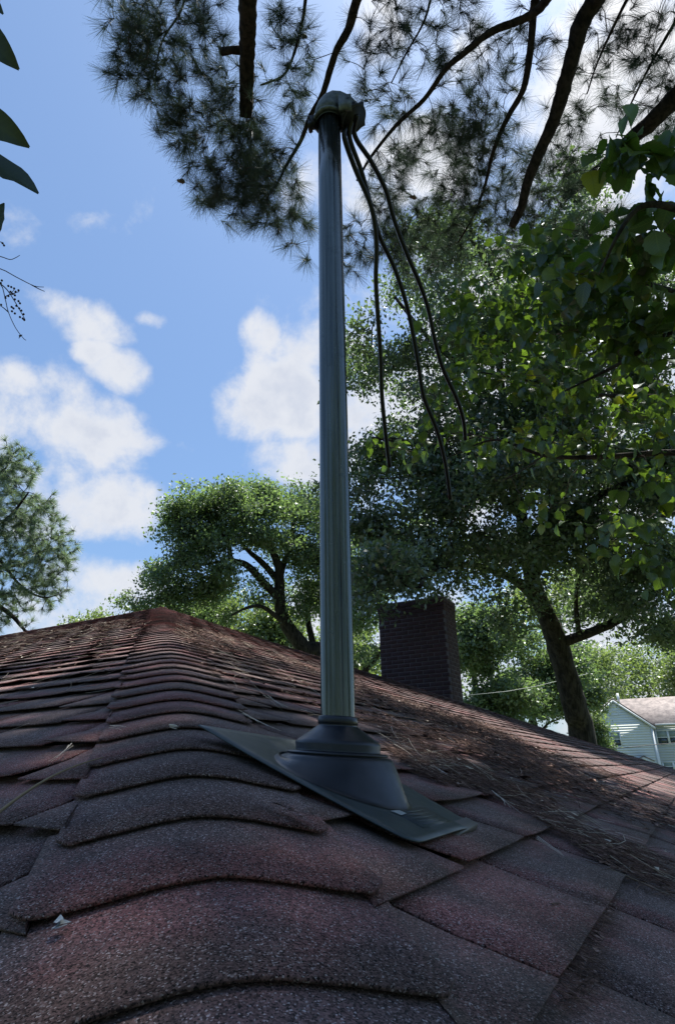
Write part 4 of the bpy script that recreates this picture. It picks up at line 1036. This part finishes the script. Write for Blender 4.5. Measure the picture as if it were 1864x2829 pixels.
cm = empty('crape_myrtle_branch', at(-80, 760, 1.7), 'thin bare twigs with small seed capsules below the magnolia leaves', 'branch')
twm, _, _ = mat('purple_twig', (.045, .028, .032), .8)
for P_ in ([(-160,700),(-60,735),(0,742),(45,765),(88,787),(105,792),(122,793)], [(88,787),(108,798),(124,805)], [(-160,680),(-50,700),(0,708),(28,717),(44,712),(56,705)], [(-140,700),(-60,740),(0,782),(14,820),(24,862),(44,906),(66,935),(73,940)], [(0,782),(20,800),(40,830),(62,868),(70,882)], [(14,820),(30,812),(40,800)], [(24,862),(10,850),(2,845)], [(30,815),(46,808),(54,806)], [(62,925),(56,930),(53,935)], [(-40,690),(0,668),(14,680)]):
    mb = MB(); q = smooth_path([at(x, y, 1.7) for x, y in P_], 3); tube(mb, q, np.linspace(.0016, .0008, len(q)), 6); build('twig', mb, twm, cm, smooth=True)
for (x, y) in ((8,672),(12,678),(6,775),(3,782),(24,790),(32,793),(40,797),(52,802),(44,806),(30,806),(36,812),(42,816),(16,823),(24,818),(42,827),(52,832),(56,838),(33,848),(38,852),(46,845),(4,842),(54,852),(60,858),(66,868),(34,860),(42,866),(56,876),(64,880),(68,884),(56,928)):
    mb = MB(); c = at(x, y, 1.7); r_ = .0032; q = [c+U*s*r_ for s in (-1, -.7, 0, .7, 1)]; tube(mb, q, [.0004, r_*.7, r_, r_*.75, .0004], 7); build('seed_capsule', mb, twm, cm, smooth=True)

# ------------------------------------------------------------------ neighbour's house
DN = 50.0
fx = nrm(dirv(112*D, 0)); fn = nrm(np.cross(fx, Z)); fn = fn if float(fn@F) < 0 else -fn     # facade direction / normal
K0 = at(1797, 2000, DN)                                    # gable's right eave corner
nh = empty('neighbour_house', gnd(K0), 'pale blue two storey house with vinyl siding and a brown roof behind the trees', 'house')
def onf(x, y, off=0):
    O = K0+fn*off; d = ray(x, y); p = CAMP+d*float((O-CAMP)@fn)/float(d@fn); return float((p-K0)@fx), p[2]
sid, t, b = mat('pale_blue_siding', (.50, .58, .64), .6); P = pos(t)
t.link(t.mix(t.rng(t.noise(P, .8, 4), .3, .7), (.66, .71, .73, 1), (.74, .78, .79, 1)), b.inputs['Base Color'])
trm, _, _ = mat('white_trim', (.72, .75, .76), .5)
rfm, t, b = mat('brown_roof_shingles', (.25, .19, .17), .9); P = pos(t)
t.link(t.mix(t.rng(t.noise(P, 2.5, 5, .7), .35, .65), (.12, .105, .105, 1), (.27, .235, .225, 1)), b.inputs['Base Color'])
glm, _, _ = mat('window_glass', (.03, .045, .05), .08, 0, .8)
blm, _, _ = mat('window_blind', (.25, .31, .30), .7)
zE = onf(1797, 2000)[1]; xpk, zpk = onf(1690, 1931); HWG = -xpk; zrk = onf(1830, 1925, -3.5)[1]
# gable wall, clapboards one by one
def clap_wall(x0f, x1f, z0, z1, off, parent, name='siding_board'):
    z = z0; h_ = .20
    while z < z1-.02:
        zt2 = min(z+h_, z1); mb = MB(); a0, a1 = x0f(z), x1f(z); b0, b1 = x0f(zt2), x1f(zt2)
        if a1-a0 > .1:
            o = K0*np.array([1, 1, 0]); f0 = off+.028; f1__ = off+.004
            V = [o+fx*a0+fn*f0+Z*z, o+fx*a1+fn*f0+Z*z, o+fx*b1+fn*f1__+Z*zt2, o+fx*b0+fn*f1__+Z*zt2, o+fx*a0+fn*(off-.05)+Z*z, o+fx*a1+fn*(off-.05)+Z*z, o+fx*b1+fn*(off-.05)+Z*zt2, o+fx*b0+fn*(off-.05)+Z*zt2]
            mb.add(V, BOXF); build(name, mb, sid, parent)
        z = zt2
oB = K0*np.array([1, 1, 0])
mb = MB()   # wall core: gable wing and main block
V = [oB+fx*x+fn*y+Z*z for y in (-.06, -9) for (x, z) in ((-2*HWG, 0), (0, 0), (0, zE), (-HWG, zpk), (-2*HWG, zE))]
mb.add(V, [(0, 1, 2, 3, 4), (9, 8, 7, 6, 5), (0, 5, 6, 1), (1, 6, 7, 2), (2, 7, 8, 3), (3, 8, 9, 4), (4, 9, 5, 0)])
box(mb, oB, fx, fn, Z, .02, 11, -8, -.56, 0, zE)
wc = build('wall', mb, sid, nh)
gs = (zpk-zE)/HWG
clap_wall(lambda z: -2*HWG+max(0, (z-zE)/gs), lambda z: -max(0, (z-zE)/gs), .4, zpk, 0, wc)
clap_wall(lambda z: .03, lambda z: 11, .4, zE-.2, -.5, wc)
mb = MB(); box(mb, oB, fx, fn, Z, -.10, .06, -.05, .06, 0, zE); box(mb, oB, fx, fn, Z, .0, 11, -.5, -.42, zE-.22, zE+.02); box(mb, oB, fx, fn, Z, .03, .16, -.5, -.44, 0, zE-.22)
build('corner_trim', mb, trm, nh)
mb = MB()   # roofs
th = .18; rs = fx*1.0-Z*gs
def slab(a, b_, c, d, t_=.14):
    V = [a, b_, c, d]+[p-Z*t_ for p in (a, b_, c, d)]; mb.add(V, [(0, 1, 2, 3), (7, 6, 5, 4), (0, 4, 5, 1), (1, 5, 6, 2), (2, 6, 7, 3), (3, 7, 4, 0)])
e = .25
pk = oB-fx*HWG+Z*(zpk+.1)
slab(pk+fn*.15, oB+fx*e+fn*.15+Z*(zE-gs*e+.1), oB+fx*e-fn*9+Z*(zE-gs*e+.1), pk-fn*9)
slab(pk+fn*.15, pk-fn*9, oB-fx*(2*HWG+e)-fn*9+Z*(zE-gs*e+.1), oB-fx*(2*HWG+e)+fn*.15+Z*(zE-gs*e+.1))
zr = onf(1800, 1927, -4.2)[1]
slab(oB-fx*HWG+fx*.5-fn*.2+Z*(zE+.02), oB+fx*11.4-fn*.2+Z*(zE+.02), oB+fx*11.4-fn*4.2+Z*zr, oB-fx*HWG+fx*.5-fn*4.2+Z*zr)
slab(oB-fx*HWG+fx*.5-fn*4.2+Z*zr, oB+fx*11.4-fn*4.2+Z*zr, oB+fx*11.4-fn*8.2+Z*zE, oB-fx*HWG+fx*.5-fn*8.2+Z*zE)
rf = build('roof', mb, rfm, nh)
mb = MB()   # rake boards and gutter
for sg in (1, -1):
    a = oB-fx*HWG+Z*(zpk-.06); b_ = oB-fx*HWG+sg*fx*(HWG+e)+Z*(zE-gs*e-.06)
    V = [a+fn*.14, b_+fn*.14, b_+fn*.14-Z*.2, a+fn*.14-Z*.2]; V += [p+fn*.05 for p in V]; mb.add(V, BOXF)
build('rake_board', mb, trm, rf)
mb = MB(); box(mb, oB, fx, fn, Z, .3, 11.4, -.19, -.07, zE-.14, zE); build('gutter', mb, trm, rf)
mb = MB(); c_ = oB-fx*(HWG-.5)-fn*1.2; tube(mb, [c_+Z*(zpk-.4), c_+Z*(zpk+.55)], .09, 10); build('vent_pipe', mb, trm, rf)
# windows
def window(x0, y0, x1, y1, off, split=1, blind=.5):
    a = onf(x0, y1, off); b_ = onf(x1, y0, off); X0, X1, Z0, Z1 = a[0], b_[0], a[1], b_[1]; fw = .09; wn = MB()
    for (p, q, r_, s) in ((X0-fw, X1+fw, Z1, Z1+fw), (X0-fw, X1+fw, Z0-fw, Z0), (X0-fw, X0, Z0, Z1), (X1, X1+fw, Z0, Z1)): box(wn, oB, fx, fn, Z, p, q, off+.0, off+.07, r_, s)
    for i in range(1, split):
        xm = X0+(X1-X0)*i/split; box(wn, oB, fx, fn, Z, xm-.08, xm+.08, off, off+.065, Z0, Z1)
    for i in range(split):
        xa = X0+(X1-X0)*i/split+(.08 if i else 0); xb = X0+(X1-X0)*(i+1)/split-(.08 if i < split-1 else 0); zm = (Z0+Z1)/2; box(wn, oB, fx, fn, Z, xa, xb, off, off+.06, zm-.03, zm+.03)
    wo = build('window', wn, trm, nh)
    for i in range(split):
        xa = X0+(X1-X0)*i/split+(.08 if i else 0); xb = X0+(X1-X0)*(i+1)/split-(.08 if i < split-1 else 0); zm = (Z0+Z1)/2
        p = MB(); box(p, oB, fx, fn, Z, xa, xb, off+.031, off+.045, Z0, zm-.03); build('pane', p, glm, wo)
        p = MB(); box(p, oB, fx, fn, Z, xa, xb, off+.031, off+.045, zm+.03, Z1); build('pane', p, blm, wo)
window(1690, 2024, 1708, 2061, 0)
window(1818, 2018, 1872, 2055, -.5, 2)
window(1835, 2106, 1885, 2128, -.5, 2)
cx_, cz_ = onf(1697, 1976); mb = MB(); c_ = oB+fx*cx_+Z*cz_+fn*.04
tube(mb, [c_+fx*.36*math.cos(q)+Z*.36*math.sin(q) for q in np.linspace(0, math.pi, 13)], .04, 6); tube(mb, [c_-fx*.36, c_+fx*.36], .03, 6)
build('gable_vent', mb, trm, nh)
# porch hood with a cream door beneath
hx, hz = onf(1776, 2087, .9); dz = onf(1776, 2170, .9)[1]
hw = abs(onf(1805, 2100, .9)[0]-onf(1750, 2100, .9)[0])/2
mb = MB(); hh = hw*.55
for sg in (1, -1):
    a = oB+fx*hx+Z*hz; b_ = oB+fx*(hx+sg*hw)+Z*(hz-hh); V = [a+fn*1.0, b_+fn*1.0, b_+fn*0, a+fn*0]; V += [p-Z*.07 for p in V]; mb.add(V, BOXF)
ph = build('porch_roof', mb, rfm, nh)
mb = MB(); a = oB+fx*hx+Z*(hz-.09); V = [a+fn*.95, oB+fx*(hx+hw-.1)+Z*(hz-hh)+fn*.95, oB+fx*(hx+hw-.1)+Z*(hz-hh-.35)+fn*.95]
arc = [oB+fx*(hx+(hw-.35)*math.cos(q))+Z*(hz-hh-.3+.42*hw*math.sin(q))+fn*.95 for q in np.linspace(0, math.pi, 13)]
V = V+arc+[oB+fx*(hx-hw+.1)+Z*(hz-hh-.35)+fn*.95, oB+fx*(hx-hw+.1)+Z*(hz-hh)+fn*.95]; n_ = len(V); V2 = V+[p-fn*.12 for p in V]
mb.add(V2, [tuple(range(n_)), tuple(range(2*n_-1, n_-1, -1))]+[(i, i+n_, (i+1) % n_+n_, (i+1) % n_) for i in range(n_)]); build('porch_pediment', mb, trm, nh)
crm, _, _ = mat('cream_panel', (.55, .46, .26), .6)
mb = MB(); box(mb, oB, fx, fn, Z, hx-hw+.3, hx+hw-.3, .035, .09, .2, hz-hh*.75); build('porch_door', mb, crm, nh)
mb = MB(); box(mb, oB, fx, fn, Z, hx-hw+.1, hx-hw+.3, .80, .95, 0, hz-hh-.3); build('porch_post', mb, trm, nh)
mb = MB(); box(mb, oB, fx, fn, Z, hx+hw-.3, hx+hw-.1, .80, .95, 0, hz-hh-.3); build('porch_post', mb, trm, nh)

# ------------------------------------------------------------------ wires
wrm, _, _ = mat('utility_wire', (.05, .05, .05), .6); wpm, _, _ = mat('pale_wire', (.35, .38, .36), .6)
mb = MB(); tube(mb, A3((1560,2082,40),(1700,2068,40),(1790,2059,40),(1870,2052,40),(2100,2030,40)), .025, 6); tag(build('utility_wire', mb, wrm), 'thin dark service wire crossing the pale house front', 'wire')
mb = MB(); tube(mb, A3((1250,1925,22),(1400,1910,22),(1480,1896,22),(1545,1880,22),(1620,1862,22)), .009, 5); tag(build('utility_wire', mb, wpm), 'pale wire strung across the trees left of the leaning trunk', 'wire')
